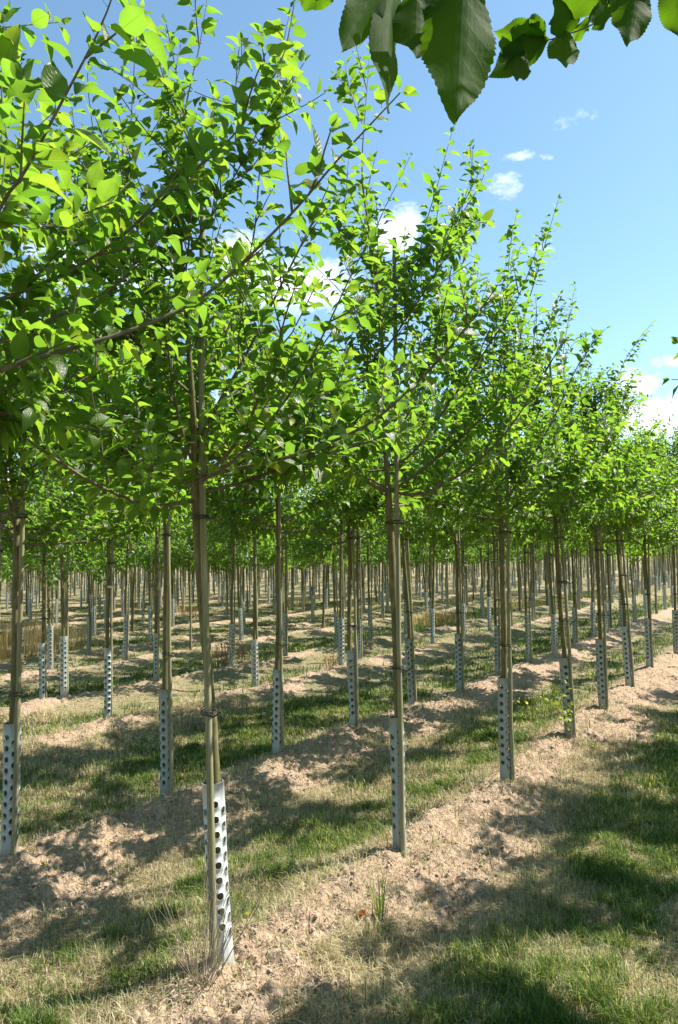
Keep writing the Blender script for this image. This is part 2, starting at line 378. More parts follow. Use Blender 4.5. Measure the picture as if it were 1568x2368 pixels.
# ------------------------------------------------------------------ leaves
PROF = {0: (np.array([0, .07, .2, .36, .54, .72, .88, 1.0]), np.array([.04, .5, .88, 1.0, .92, .66, .30, .02])),
        1: (np.array([0, .22, .5, .8, 1.0]), np.array([.05, .9, 1.0, .5, .02])),
        2: (np.array([0, .42, 1.0]), np.array([.06, 1.0, .02]))}
class Leaves:
    def __init__(s): s.b = []; s.a = []; s.n = []; s.L = []
    def add(s, b, a, n, L): s.b.append(np.atleast_2d(b)); s.a.append(np.atleast_2d(a)); s.n.append(np.atleast_2d(n)); s.L.append(np.atleast_1d(L))
    def arrays(s): return np.concatenate(s.b), np.concatenate(s.a), np.concatenate(s.n), np.concatenate(s.L)
def leaf_geo(b, a, n, L, lod, rng, petiole=True, width=0.285):
    k = len(L); vv, ww = PROF[lod]; S = len(vv)
    a = nrm(a); n = nrm(n - a * np.sum(n * a, -1, keepdims=True)); s = np.cross(a, n)
    fold = rng.uniform(0.1, 0.75, k); droop = rng.uniform(-0.05, 0.6, k); wave = rng.uniform(0, 0.07, k); ph = rng.uniform(0, 6.3, k)
    wd = width * rng.uniform(0.85, 1.15, k); twist = rng.normal(0, 0.25, k)
    U = np.array([-1., 0., 1.])
    vy = np.broadcast_to(vv[None, :, None], (k, S, 3)); 
    x = U[None, None, :] * ww[None, :, None] * wd[:, None, None]
    z = fold[:, None, None] * np.abs(x) - droop[:, None, None] * vy ** 2 + wave[:, None, None] * np.sin(vy * 11 + ph[:, None, None]) * U[None, None, :]
    z = z + twist[:, None, None] * vy * x
    y = vy - 0.25 * droop[:, None, None] * vy ** 2
    pet = rng.uniform(0.18, 0.34, k) if petiole else np.zeros(k)
    y = y + pet[:, None, None]
    Lr = L[:, None, None, None]
    V = b[:, None, None, :] + (y[..., None] * a[:, None, None, :] + x[..., None] * s[:, None, None, :] + z[..., None] * n[:, None, None, :]) * Lr
    rnd = rng.uniform(0, 1, k)
    luv = np.stack((np.broadcast_to(U[None, None, :], (k, S, 3)), vy, np.broadcast_to(rnd[:, None, None], (k, S, 3))), -1)
    idx = np.arange(k)[:, None] * (S * 3)
    fs = []
    for i in range(S - 1):
        for c in (0, 1):
            fs.append(np.stack((i * 3 + c, i * 3 + c + 1, i * 3 + 3 + c + 1, i * 3 + 3 + c), -1))
    fs = np.array(fs)
    Q = (idx[:, :, None] + fs[None]).reshape(-1, 4)
    V = V.reshape(-1, 3); luv = luv.reshape(-1, 3)
    if petiole and lod < 2:
        o = len(V); e = s * (0.011 * L)[:, None]
        p0 = b - e; p1 = b + e; t = b + a * (pet * L * 1.08)[:, None]
        PV = np.stack((p0, p1, t + e * .7, t - e * .7), 1).reshape(-1, 3)
        PQ = o + np.arange(k)[:, None] * 4 + np.arange(4)[None]
        V = np.concatenate((V, PV)); Q = np.concatenate((Q, PQ))
        luv = np.concatenate((luv, np.tile([[0., .5, .95]], (k * 4, 1))))
    return V, Q, luv
def leaves_obj(lv, name, lod, rng, mat, parent, link=True, width=0.285, thin=1.0, scale=1.0):
    b, a, n, L = lv.arrays()
    if thin < 1:
        keep = rng.uniform(0, 1, len(L)) < thin; b, a, n, L = b[keep], a[keep], n[keep], L[keep]
    V, Q, luv = leaf_geo(b, a, n, L * scale, lod, rng, width=width)
    return mesh_obj(name, V, Q, None, [mat], parent, True, {'luv': ('FLOAT_VECTOR', luv)}, link=link)

def grow(rng, p, d, L, seg=0.07, trop=0.05, wob=0.06):
    n = max(3, int(L / seg)); pts = [np.array(p, float)]; d = nrm(d)
    for i in range(n):
        d = nrm(d + UP * trop + rng.normal(0, wob, 3)); pts.append(pts[-1] + d * L / n)
    return np.array(pts)
def smooth_poly(pts, n):
    pts = np.array(pts, float)
    for _ in range(2):     # Chaikin
        q = [pts[0]]
        for i in range(len(pts) - 1):
            q += [pts[i] * .75 + pts[i + 1] * .25, pts[i] * .25 + pts[i + 1] * .75]
        q.append(pts[-1]); pts = np.array(q)
    d = np.concatenate(([0], np.cumsum(np.linalg.norm(np.diff(pts, axis=0), axis=1))))
    t = np.linspace(0, d[-1], n)
    return np.stack([np.interp(t, d, pts[:, i]) for i in range(3)], -1)
def leafy(lv, pts, rng, sp=0.03, start=0.1, size=0.075, end=1.0, droop=0.25, tips=True):
    d = np.concatenate(([0], np.cumsum(np.linalg.norm(np.diff(pts, axis=0), axis=1)))); T = d[-1]
    s = np.arange(start * T, T * end, sp); 
    if len(s) == 0: return
    s = s + rng.normal(0, sp * 0.25, len(s)); s = np.clip(s, 0, T)
    p = np.stack([np.interp(s, d, pts[:, i]) for i in range(3)], -1)
    g = nrm(np.gradient(pts, axis=0)); t = nrm(np.stack([np.interp(s, d, g[:, i]) for i in range(3)], -1))
    th = np.arange(len(s)) * 2.4 + rng.uniform(0, 6.28) + rng.normal(0, .3, len(s))
    ref = np.array((0.31, 0.83, 0.1)); u = nrm(np.cross(t, ref)); w = np.cross(t, u)
    rad = u * np.cos(th)[:, None] + w * np.sin(th)[:, None]
    a = nrm(0.62 * t + 0.85 * rad - UP * droop + rng.normal(0, 0.16, p.shape))
    n = nrm(UP * 0.75 + t * 0.35 + SD * 0.25 - rad * 0.25 + rng.normal(0, 0.34, p.shape))
    sz = size * rng.uniform(0.68, 1.15, len(s)) * (1 - 0.3 * np.clip((s / T - 0.8) / 0.2, 0, 1) ** 1.5)
    lv.add(p, a, n, sz)
    if tips:
        for k in range(2):
            lv.add(pts[-1], nrm(g[-1] + rng.normal(0, .35, 3)), rng.normal(0, 1, 3) + UP, size * rng.uniform(.35, .55))

def sub_shoots(tb, lv, pts, rng, nsh, lmin, lmax, size, r, start=0.2, updir=0.55, second=True, twigk=4, sp=0.03):
    T = np.linalg.norm(pts[-1] - pts[0])
    g = nrm(np.gradient(pts, axis=0))
    for k in range(nsh):
        f = start + (0.95 - start) * (k + rng.uniform(.1, .9)) / nsh
        i = min(len(pts) - 2, int(f * (len(pts) - 1)))
        th = k * 2.4 + rng.uniform(0, 6.28); t = g[i]
        u = nrm(np.cross(t, (0.2, .9, .3))); w = np.cross(t, u)
        rad = u * math.cos(th) + w * math.sin(th)
        d = nrm(t * 0.75 + rad * 0.75 + UP * updir * rng.uniform(0.2, 1.3))
        L = rng.uniform(lmin, lmax) * (1.15 - 0.5 * f)
        q = grow(rng, pts[i], d, L, 0.06, 0.05, 0.07)
        tb.add(q, np.linspace(r, 0.0016, len(q)), twigk, 1)
        leafy(lv, q, rng, sp * .68, 0.04, size)
        if second and L > 0.32:
            for m in range(rng.integers(1, 4)):
                j = min(len(q) - 2, int(len(q) * rng.uniform(.2, .75))); d2 = nrm(nrm(q[j + 1] - q[j]) + rng.normal(0, .75, 3) + UP * .25)
                q2 = grow(rng, q[j], d2, L * rng.uniform(.3, .6), 0.06, 0.05, 0.08)
                tb.add(q2, np.linspace(r * .6, 0.0014, len(q2)), twigk, 1); leafy(lv, q2, rng, sp, 0.1, size * .92)

def make_tree(rng, fork, top=1.75, nsc=15, size=0.069, base=(0, 0, 0), r_trunk=0.0215, explicit=(), spread=1.0, avoid=None, k=8, dense=1.0, leader=None, updir=0.75, lead_n=7):
    """wood + leaves of one tree in the local frame of its base; fork = where the crown begins"""
    tb = Tubes(); lv = Leaves(); fork = np.array(fork, float)
    mid = fork * 0.5 + np.array((rng.normal(0, .014), rng.normal(0, .014), 0)); q1 = fork * 0.22 + np.array((rng.normal(0, .01), rng.normal(0, .01), 0))
    tr = smooth_poly([(0, 0, -0.06), (0, 0, 0.05), q1, mid, fork * 0.8 + np.array((rng.normal(0, .008), 0, 0)), fork], 40)
    fl = 1 + 0.25 * np.exp(-np.arange(40) / 1.6)
    kn = 1 + 0.05 * rng.normal(0, 1, 40) * (rng.uniform(0, 1, 40) < .4)
    tb.add(tr, np.linspace(r_trunk * 1.06, r_trunk * .86, 40) * fl * kn, max(k + 4, 8), 0)
    # leader
    if leader is None:
        ld = grow(rng, fork, nrm(np.array((rng.normal(0, .06), rng.normal(0, .06), 1))), top, 0.08, 0.06, 0.035)
    else: ld = smooth_poly(leader, 24)
    tb.add(ld, r_trunk * .74 * np.clip(1 - np.linspace(0, 1, len(ld)) * .95, 0.07, 1) ** 1.15, k, 0)
    leafy(lv, ld, rng, 0.035, 0.35, size)
    sub_shoots(tb, lv, ld, rng, lead_n, .25, .6, size, .0032, .25, updir, True)
    az0 = rng.uniform(0, 6.28)
    for s in range(nsc):
        f = s / max(nsc - 1, 1)
        az = az0 + s * 2.4 + rng.normal(0, .25)
        if avoid is not None:
            c = math.cos(az) * avoid[0] + math.sin(az) * avoid[1]
            if c > avoid[2]: continue
        z = f ** 1.1 * top * 0.52
        i = int(np.clip(z / top * (len(ld) - 1), 0, len(ld) - 2)); p = ld[i] if s > 3 and s % 3 else fork + UP * (-0.10 + 0.03 * s)
        el = R(rng.uniform(5, 30) + 28 * f) if s % 3 else R(rng.uniform(-16, 6))
        d = np.array((math.cos(az) * math.cos(el), math.sin(az) * math.cos(el), math.sin(el)))
        L = (1.12 - 0.45 * f) * rng.uniform(.8, 1.12) * spread
        b = grow(rng, p, d, L, 0.07, 0.045, 0.055)
        rb = 0.0092 * (1 - .4 * f) * rng.uniform(.8, 1.15)
        tb.add(b, rb * (1 - np.linspace(0, 1, len(b)) * .86) ** .8, max(5, k - 2), 1)
        leafy(lv, b, rng, 0.022, 0.14, size)
        sub_shoots(tb, lv, b, rng, int(rng.integers(9, 14) * dense), .2, .55, size, .0027, .12, updir)
    for e in explicit:
        pts = smooth_poly(e['p'], 30); r = e.get('r', .012) * .72
        tb.add(pts, r * (1 - np.linspace(0, 1, 30) * .85) ** .85, 8, 1)
        leafy(lv, pts, rng, e.get('sp', .025), e.get('start', .3), e.get('size', size))
        sub_shoots(tb, lv, pts, rng, e.get('n', 5), .15, e.get('L', .42), e.get('size', size), .0034, e.get('s0', .2), updir)
    return tb, lv

# ------------------------------------------------------------------ stakes and trunk guards
def make_stake_mesh(H, name='stake', k=10, lean=(0, 0), parent=None, link=True, seed=0):
    rng = np.random.default_rng(seed); n = 46
    z = np.linspace(-0.15, H, n); w = np.cumsum(rng.normal(0, .0011, (n, 2)), 0); w -= w[0]
    pts = np.stack((lean[0] * z / H + w[:, 0], lean[1] * z / H + w[:, 1], z), -1)
    r = np.linspace(0.0142, 0.0105, n); r[::6] *= 1.13; r[3::6] *= .97; r[0] = .009
    tb = Tubes(); tb.add(pts, r, k, 0)
    c = pts[-1]; tb.add([c, c + UP * .001], [r[-1], 0.0005], k, 0)
    return tb.build(name, [CANE], parent, link)
def guard_geo(H=0.70, rad=0.041, cols=6, seg=16, hole=.0137, top_h=None, rng=None, slit=True):
    pitch = .057; cw = 2 * math.pi * rad / cols
    Vu, Q, n0 = [], [], 0
    th = np.arange(seg) / seg * 2 * np.pi + np.pi / seg
    circ = np.stack((np.cos(th), np.sin(th)), -1)
    def rect(u0, u1, z0, z1, nu=2):
        nonlocal n0
        us = np.linspace(u0, u1, nu + 1)
        for a, b in zip(us[:-1], us[1:]):
            Vu.append(np.array([(a, z0), (b, z0), (b, z1), (a, z1)])); Q.append(np.arange(4)[None] + n0); n0 += 4
    for c in range(cols):
        u = c * cw; off = 0.0 if c % 2 else pitch / 2
        z = 0.10 + off; rect(u, u + cw, 0, z)
        while z + pitch < H - 0.02:
            cx, cz = u + cw / 2, z + pitch / 2
            m = np.max(np.abs(circ / np.array((cw / 2, pitch / 2))), axis=1)
            outer = circ / m[:, None] + (cx, cz)
            inner = circ * (hole if rng is None else hole * rng.uniform(.93, 1.05)) + (cx, cz)
            # put exact rectangle corners in
            for sx in (-1, 1):
                for sz in (-1, 1):
                    cor = np.array((cx + sx * cw / 2, cz + sz * pitch / 2)); outer[np.argmin(np.sum((outer - cor) ** 2, 1))] = cor
            V2 = np.concatenate((outer, inner)); Vu.append(V2)
            i = np.arange(seg); j = (i + 1) % seg
            Q.append(np.stack((i, j, seg + j, seg + i), -1) + n0); n0 += 2 * seg
            z += pitch
        rect(u, u + cw, z, H)
    V2 = np.concatenate(Vu); Q = np.concatenate(Q)
    return V2, Q
def make_guard(name, H, rad, seg, seed, parent=None, link=True, bend=(0, 0), solid=False):
    rng = np.random.default_rng(seed); V2, Q = guard_geo(H, rad, seg=seg)
    th = V2[:, 0] / rad; z = V2[:, 1]
    ov = 1 + 0.10 * np.sin(2 * th + seed) + 0.05 * np.sin(z * 9 + th * 1.3 + seed) + .05 * (z / H - .5)
    r = rad * ov
    if solid: r = r + 0.0016 * 0
    V = np.stack((np.cos(th) * r + bend[0] * z / H, np.sin(th) * r + bend[1] * z / H + 0.004 * np.sin(z * 7 + seed), z), -1)
    if solid:       # wall thickness: an inner skin and a rim
        Vi = V.copy(); Vi[:, 0] -= np.cos(th) * .0018; Vi[:, 1] -= np.sin(th) * .0018
        n = len(V); V = np.concatenate((V, Vi))
        rims = []
        top = np.isclose(z, H)
        for q in Q:
            for a, b in ((q[0], q[1]), (q[1], q[2]), (q[2], q[3]), (q[3], q[0])):
                if top[a] and top[b]: rims.append((a, b, b + n, a + n))
        if n > 0:
            # hole walls: inner ring edges of each cell (edge between the two last indices of its quads)
            for q in Q:
                if abs(q[2] - q[3]) in (1, seg - 1) and not (top[q[2]] or top[q[3]]) and q[3] - q[0] == seg: rims.append((q[2], q[3], q[3] + n, q[2] + n))
        Q = np.concatenate((Q, Q[:, ::-1] + n, np.array(rims)))
    return mesh_obj(name, V, Q, None, [GUARD], parent, True, link=link)
def tie_mesh(c1, c2, z, rng, link=True):
    """a rubber tie looping round trunk centre c1 and stake centre c2 (xy) at height z"""
    tb = Tubes(); c1 = np.array(c1); c2 = np.array(c2); m = (c1 + c2) / 2; d = c2 - c1; L = max(np.linalg.norm(d), .02); d = d / L; e = np.array((-d[1], d[0]))
    th = np.linspace(0, 2 * np.pi, 25)
    for dz in (0, 0.011):
        x = np.cos(th) * (L / 2 + .024); y = np.sin(th) * .0285
        p = np.stack((m[0] + d[0] * x + e[0] * y, m[1] + d[1] * x + e[1] * y, z + dz + .004 * np.sin(th + rng.uniform(0, 6))), -1)
        tb.add(p, np.full(25, .0031), 5, 0)
    s = np.array((m[0] + d[0] * (L / 2 + .022), m[1] + d[1] * (L / 2 + .022) - .01, z)); tb.add([s, s + (.025, -.012, -.006), s + (.05, -.02, .012 * rng.choice((-2, 1)))], [.005, .004, .003], 5, 0)
    return tb

# ------------------------------------------------------------------ labels
ORD = ['first', 'second', 'third', 'fourth', 'fifth', 'sixth', 'seventh', 'eighth', 'ninth', 'tenth', 'eleventh', 'twelfth', 'thirteenth', 'fourteenth', 'fifteenth']
def gz(x, y): return float(ground_h(np.array([x]), np.array([y]), False)[0])
def local(tree_loc, pts): return [np.asarray(p) - np.array(tree_loc) for p in pts]

treen = [0]
def place_set(x, y, forkrel, seed, tree_parts, lab_t, lab_s, lab_g, gt, gs, gg, stake_xy=(.045, -.012), stakeH=3.25, rz=0.0, sc=1.0, guardH=.70, guard=None, hero=False, stake_lean=None, gbend=None, want_guard=True):
    """one tree with its stake and its trunk guard, each a thing of its own"""
    rng = np.random.default_rng(seed + 999); z = gz(x, y)
    t = empty('apple_tree', (x, y, z), rz); t.scale = (sc, sc, sc); tag(t, lab_t, 'tree', gt)
    for nm, me in tree_parts:
        o = bpy.data.objects.new(nm, me); COL.objects.link(o); o.parent = t
    H = stakeH
    if stake_lean is None: stake_lean = (forkrel[0] * H / 1.95 * .8 , forkrel[1] * H / 1.95 * .8)
    s = empty('stake', (x + stake_xy[0], y + stake_xy[1], z)); tag(s, lab_s, 'stake', gs)
    return t, s, z

SHARED = {}
def shared(key, fn):
    if key not in SHARED: SHARED[key] = fn()
    return SHARED[key]
def inst(name, mesh, parent=None, loc=None, rot=None, sc=None):
    o = bpy.data.objects.new(name, mesh); COL.objects.link(o)
    if parent is not None: o.parent = parent
    if loc is not None: o.location = loc
    if rot is not None: o.rotation_mode = 'ZYX'; o.rotation_euler = rot
    if sc is not None: o.scale = (sc, sc, sc)
    return o
def skew_for(lean):      # small rotation that tips +z by lean (dx, dy per metre)
    return (-math.atan(lean[1]), math.atan(lean[0]), 0)

STAKE_V = [make_stake_mesh(3.25, 'cane', 8, seed=i, link=False).data for i in range(4)]
GUARD_HI = [make_guard('sleeve', .69 + .02 * i, .041, 20, i, link=False, solid=True).data for i in range(3)]
GUARD_LO = [make_guard('sleeve', .66 + .03 * i, .041, 8, 10 + i, link=False).data for i in range(3)]

def add_stake(x, y, z, lean, lab, grp, seed, ties=None, H=1.0, tag_z=None):
    """lean = metres sideways per metre up"""
    rng = np.random.default_rng(seed)
    rot = skew_for(lean)
    if ties is None:
        o = inst('stake', STAKE_V[seed % 4], None, (x, y, z), (rot[0], rot[1], 0), None); o.scale = (1, 1, H)
        return tag(o, lab, 'stake', grp)
    e = empty('stake', (x, y, z)); tag(e, lab, 'stake', grp)
    c = inst('cane', STAKE_V[seed % 4], e, None, (rot[0], rot[1], rng.uniform(0, 6))); c.scale = (1, 1, H)
    for (tz, c1) in ties:
        tb = tie_mesh(c1, (lean[0] * tz, lean[1] * tz), tz, rng); tb.build('tie', [BLACK], e)
    return e

# ------------------------------------------------------------------ trees near the camera
def trunk_at(fork, z):      # straight-line approximation of the trunk axis
    return np.array(fork)[:2] * (z / fork[2])
GT, GS, GG = 'apple trees standing in the nursery rows', 'bamboo stakes tied to the tree trunks', 'perforated trunk guards round the tree bases'

def near_tree(bx, by, fx, fy, seed, name_lab, spx=14, explicit=(), lod=1, ground_z=0.09, stakeH=1.0, top=1.75, nsc=14, avoid=None, leader=None, xy=None, forkz=None, guard=True, dense=1.0, extra_size=0.069, stake_pix=None, stake_path=None, r_trunk=.0215, updir=.75, spread=1.0, lead_n=7):
    rng = np.random.default_rng(seed)
    if xy is None:
        g = G(bx, by, ground_z); x, y = float(g[0]), float(g[1])
    else: x, y = xy
    z = gz(x, y)
    if xy is None:
        ray = px_ray(fx, fy); t = y / ray.y; f = np.array((ray.x * t - x, 0.0, CAMZ + ray.z * t - z))
    else: f = np.array((rng.normal(0, .03), rng.normal(0, .02), forkz or 1.95))
    loc = (x, y, z)
    ex = []
    for e in explicit:
        e = dict(e); pts = [P(*p) - np.array(loc) for p in e['px']]
        if e.get('join', True):
            h = np.clip(e.get('h', 0), -.3, 2.0); pts = [f + UP * h] + pts
        e['p'] = pts; ex.append(e)
    ld = None
    if leader is not None: ld = [f] + [P(*p) - np.array(loc) for p in leader]
    tb, lv = make_tree(rng, f, top=top, nsc=nsc, explicit=ex, avoid=avoid, leader=ld, dense=dense, size=extra_size, r_trunk=r_trunk, updir=updir, spread=spread, lead_n=lead_n)
    t = empty('apple_tree', loc); tag(t, 'apple tree ' + name_lab, 'tree', GT)
    tb.build('trunk', [BARK, TWIG], t)
    leaves_obj(lv, 'crown', lod, rng, LEAF, t)
    # stake on the right of the trunk; the lean follows the trunk
    depth = y
    ln = (f[0] / f[2] + rng.normal(0, .003), f[1] / f[2] - .002)
    sx, sy = (spx / 1805 * depth, -0.035)
    if stake_pix is not None:
        (b1, b2), (t1, t2) = stake_pix
        r1 = px_ray(b1, b2); yy = y - .055; k = yy / r1.y; pA = np.array((r1.x * k, yy, CAMZ + r1.z * k))
        r2 = px_ray(t1, t2); k = yy / r2.y; pB = np.array((r2.x * k, yy, CAMZ + r2.z * k))
        ln = ((pB[0] - pA[0]) / (pB[2] - pA[2]), 0.004); sx = pA[0] - x - ln[0] * (pA[2] - z); sy = -.055
        stakeH = (pB[2] - z) / 3.25
        path = [np.array(px_ray(q[0], q[1]) * ((y + q[2]) / px_ray(q[0], q[1]).y)) + UP * CAMZ - np.array((x, y, z)) for q in stake_path] if stake_path else None
    else:
        sx = .038 ; 
    ties = []
    for tz in (.93 + rng.normal(0, .05), 1.68 + rng.normal(0, .05)) + ((1.3,) if rng.uniform() < .25 else ()):
        c = trunk_at(f, tz); ties.append((tz, (c[0] - sx, c[1] - sy)))
    if stake_path:
        e = empty('stake', loc); tag(e, 'stake of the tree ' + name_lab, 'stake', GS)
        pp = smooth_poly(path, 40); rr = np.linspace(.0142, .0105, 40); rr[::6] *= 1.12; sb = Tubes(); sb.add(pp, rr, 12, 0); sb.add([pp[-1], pp[-1] + UP * .001], [.0105, .0004], 12, 0); sb.build('cane', [CANE], e)
        for tz in (.93, 1.68):
            q = np.array([np.interp(tz, pp[:, 2], pp[:, i]) for i in (0, 1)]); tie_mesh(trunk_at(f, tz), q, tz, rng).build('tie', [BLACK], e)
    else: add_stake(x + sx, y + sy, z, ln, 'stake of the tree ' + name_lab, GS, seed, ties, stakeH)
    if guard:
        gln = (f[0] / f[2], f[1] / f[2]); rot = skew_for(gln)
        o = inst('trunk_guard', GUARD_HI[seed % 3], None, (x, y, z - .03), (rot[0], rot[1], rng.uniform(0, 6)))
        tag(o, 'guard of the tree ' + name_lab, 'tree guard', GG)
        if seed == 102: o.data = o.data.copy(); o.data.materials[0] = GUARD_WHITE
    return loc, f

S7, S8 = .074, .084
# the off-frame tree on the left whose long boughs reach into the picture
near_tree(0, 0, 0, 0, 101, 'at the left edge whose long boughs cross the upper left', xy=(-1.27, 1.76), forkz=1.95, lod=0, top=1.3, nsc=9, dense=.6, lead_n=2, spread=.85, avoid=(0.35, -.93, .35),
    explicit=[
        dict(px=[(-60, 640, 1.6), (0, 470, 1.5), (60, 400, 1.45), (130, 260, 1.4), (200, 130, 1.36), (240, 50, 1.34), (268, -30, 1.32)], h=.3, size=S8, n=5, L=.22, r=.009, s0=.3),
        dict(px=[(-160, 900, 1.72), (0, 855, 1.7), (130, 815, 1.75), (290, 770, 1.8), (400, 725, 1.85), (470, 690, 1.87), (560, 610, 1.85), (690, 480, 1.8), (770, 380, 1.78), (850, 295, 1.76), (925, 215, 1.74)], h=0, size=S7, n=6, L=.2, r=.011, start=.32, s0=.3, sp=.026),
        dict(px=[(-100, 720, 1.8), (0, 695, 1.9), (150, 635, 2.0), (250, 575, 2.0), (330, 505, 2.0), (430, 410, 2.02), (540, 320, 2.05), (615, 210, 2.05), (660, 130, 2.05), (680, 10, 2.05)], h=.1, size=.07, n=7, L=.26, r=.009),
        dict(px=[(-100, 820, 1.8), (0, 790, 1.9), (100, 745, 2.0), (230, 690, 2.1), (340, 600, 2.1), (400, 500, 2.15)], h=0, size=S7, n=6, L=.35, r=.010),
        dict(px=[(-60, 560, 1.7), (20, 490, 1.7), (30, 380, 1.7), (0, 230, 1.7), (10, 60, 1.7)], h=.5, size=S8, n=4, L=.25, r=.007),
        dict(px=[(0, 500, 1.8), (100, 560, 1.9), (220, 500, 2.0), (300, 420, 2.1)], h=.5, size=S7, n=4, L=.3, r=.007),
        dict(px=[(-20, 960, 1.9), (80, 960, 2.1), (200, 1000, 2.3)], h=-.05, size=.07, n=5, L=.3, r=.008)])
# nearest row, left to right
near_tree(517, 2222, 450, 1100, 102, 'first from the left in the nearest row, beside the dry weed', lod=0, stake_pix=((493, 2246), (470, 310)), stake_path=[(494, 2275, -.065), (492, 2100, -.063), (486, 1800, -.06), (477, 1450, -.045), (467, 1100, -.035), (466, 700, -.035), (471, 310, -.03)], r_trunk=.0195, nsc=13, dense=1.05, extra_size=.069, lead_n=4,
    leader=[(448, 960, 3.02), (440, 850, 3.0), (425, 650, 2.98), (410, 450, 2.95), (418, 320, 2.93), (435, 215, 2.92), (465, 100, 2.9), (484, -40, 2.9)],
    explicit=[
        dict(px=[(500, 940, 3.0), (560, 840, 2.97), (650, 660, 2.9), (720, 520, 2.85), (760, 430, 2.8)], h=.1, size=.07, r=.012, n=7, L=.4),
        dict(px=[(560, 1082, 2.97), (700, 1050, 2.85), (859, 982, 2.7), (934, 912, 2.6), (999, 852, 2.53), (1054, 787, 2.47), (1129, 692, 2.4), (1150, 660, 2.38)], h=0, size=.075, r=.012, n=5, L=.25, start=.25),
        dict(px=[(520, 1085, 2.9), (590, 1017, 2.75), (670, 917, 2.6), (750, 772, 2.45), (800, 660, 2.4), (850, 560, 2.35)], h=-.03, size=.078, r=.010, n=4, L=.25, start=.3),
        dict(px=[(420, 1000, 2.95), (400, 900, 2.88), (388, 800, 2.8), (370, 690, 2.75)], h=0.03, size=.07, r=.010, n=6, L=.35),
        dict(px=[(350, 992, 2.95), (260, 937, 2.85), (215, 905, 2.8), (120, 860, 2.7)], h=.14, size=.07, r=.011, n=6, L=.4),
        dict(px=[(400, 1087, 3.1), (345, 1075, 3.25), (250, 1090, 3.4), (150, 1060, 3.5)], h=-.04, size=.07, r=.009, n=6, L=.35),
        dict(px=[(530, 947, 3.1), (585, 948, 3.15), (690, 924, 3.2), (784, 892, 3.2), (900, 840, 3.2)], h=.18, size=.07, r=.010, n=6, L=.4),
        dict(px=[(380, 800, 3.15), (320, 600, 3.3), (295, 450, 3.3), (307, 220, 3.3), (312, 125, 3.3), (325, 20, 3.3)], h=.4, size=.066, r=.008, n=4, L=.3),
        dict(px=[(520, 800, 3.2), (590, 560, 3.3), (600, 380, 3.3), (620, 280, 3.3), (640, 190, 3.3), (655, 100, 3.3), (672, 20, 3.3)], h=.4, size=.066, r=.008, n=4, L=.3),
        dict(px=[(480, 700, 3.1), (560, 640, 3.1), (640, 640, 3.15), (720, 700, 3.2)], h=.5, size=.065, r=.007, n=5, L=.35)])
near_tree(926, 1970, 897, 1120, 103, 'second from the left in the nearest row', lod=1, stake_pix=((931, 1978), (910, 548)), nsc=12, dense=.9,
    leader=[(890, 1000, 4.15), (885, 800, 4.1), (870, 640, 4.1), (849, 500, 4.1), (836, 425, 4.1), (839, 320, 4.1), (848, 220, 4.1), (854, 120, 4.1)],
    explicit=[
        dict(px=[(870, 700, 4.0), (859, 560, 3.95), (884, 490, 3.9), (914, 435, 3.9), (949, 360, 3.9)], h=.6, size=.07, r=.007, n=1, L=.2),
        dict(px=[(930, 850, 4.2), (950, 700, 4.2), (969, 590, 4.2), (984, 515, 4.2), (1009, 440, 4.2), (1024, 380, 4.2), (1044, 310, 4.2)], h=.4, size=.07, r=.008, n=3, L=.2),
        dict(px=[(980, 900, 4.2), (1030, 700, 4.2), (1056, 545, 4.2), (1069, 475, 4.2), (1084, 430, 4.2)], h=.2, size=.068, r=.008, n=3, L=.25),
        dict(px=[(860, 1110, 4.0), (800, 1080, 3.8), (740, 1010, 3.6), (700, 900, 3.5)], h=-.02, size=.07, r=.011, n=6, L=.4),
        dict(px=[(960, 1150, 4.1), (1050, 1110, 3.95), (1150, 1030, 3.8), (1240, 900, 3.7), (1300, 790, 3.65)], h=-.03, size=.07, r=.012, n=6, L=.4),
        dict(px=[(950, 1060, 4.1), (1040, 930, 4.0), (1130, 800, 3.95), (1200, 690, 3.9), (1240, 580, 3.9)], h=.1, size=.068, r=.010, n=6, L=.3)])
near_tree(1170, 1800, 1158, 1172, 104, 'third from the left in the nearest row', lod=1, spx=12,
    explicit=[
        dict(px=[(1165, 900, 5.4), (1170, 700, 5.4), (1179, 565, 5.4), (1194, 495, 5.4)], h=.5, size=.07, r=.008, n=4, L=.3),
        dict(px=[(1190, 950, 5.4), (1204, 750, 5.4), (1240, 640, 5.4), (1264, 550, 5.4), (1291, 462, 5.4)], h=.4, size=.07, r=.009, n=4, L=.3),
        dict(px=[(1220, 1080, 5.3), (1290, 950, 5.2), (1340, 830, 5.1), (1400, 760, 5.0)], h=0, size=.068, r=.010, n=6, L=.4)])
near_tree(1316, 1700, 1283, 1195, 105, 'fourth from the left in the nearest row, suckers at its base', lod=1, spx=11,
    explicit=[dict(px=[(1290, 900, 6.8), (1310, 760, 6.8), (1330, 660, 6.8)], h=.5, size=.07, r=.008, n=4, L=.3)])
near_tree(1393, 1636, 1375, 1195, 106, 'fifth from the left in the nearest row', lod=1, spx=10,
    explicit=[dict(px=[(1400, 960, 8.0), (1430, 860, 8.0), (1470, 790, 8.0), (1510, 745, 8.0)], h=.3, size=.065, r=.008, n=5, L=.3)])
near_tree(1455, 1584, 1427, 1230, 107, 'sixth from the left in the nearest row', lod=1, spx=10, top=2.0, nsc=16)
near_tree(1500, 1546, 1490, 1252, 108, 'seventh from the left in the nearest row', lod=1, spx=10, top=2.0, nsc=16)
near_tree(1563, 1510, 1556, 1240, 109, 'at the far right edge of the photo in the nearest row', lod=1, spx=9, top=2.05, nsc=16)
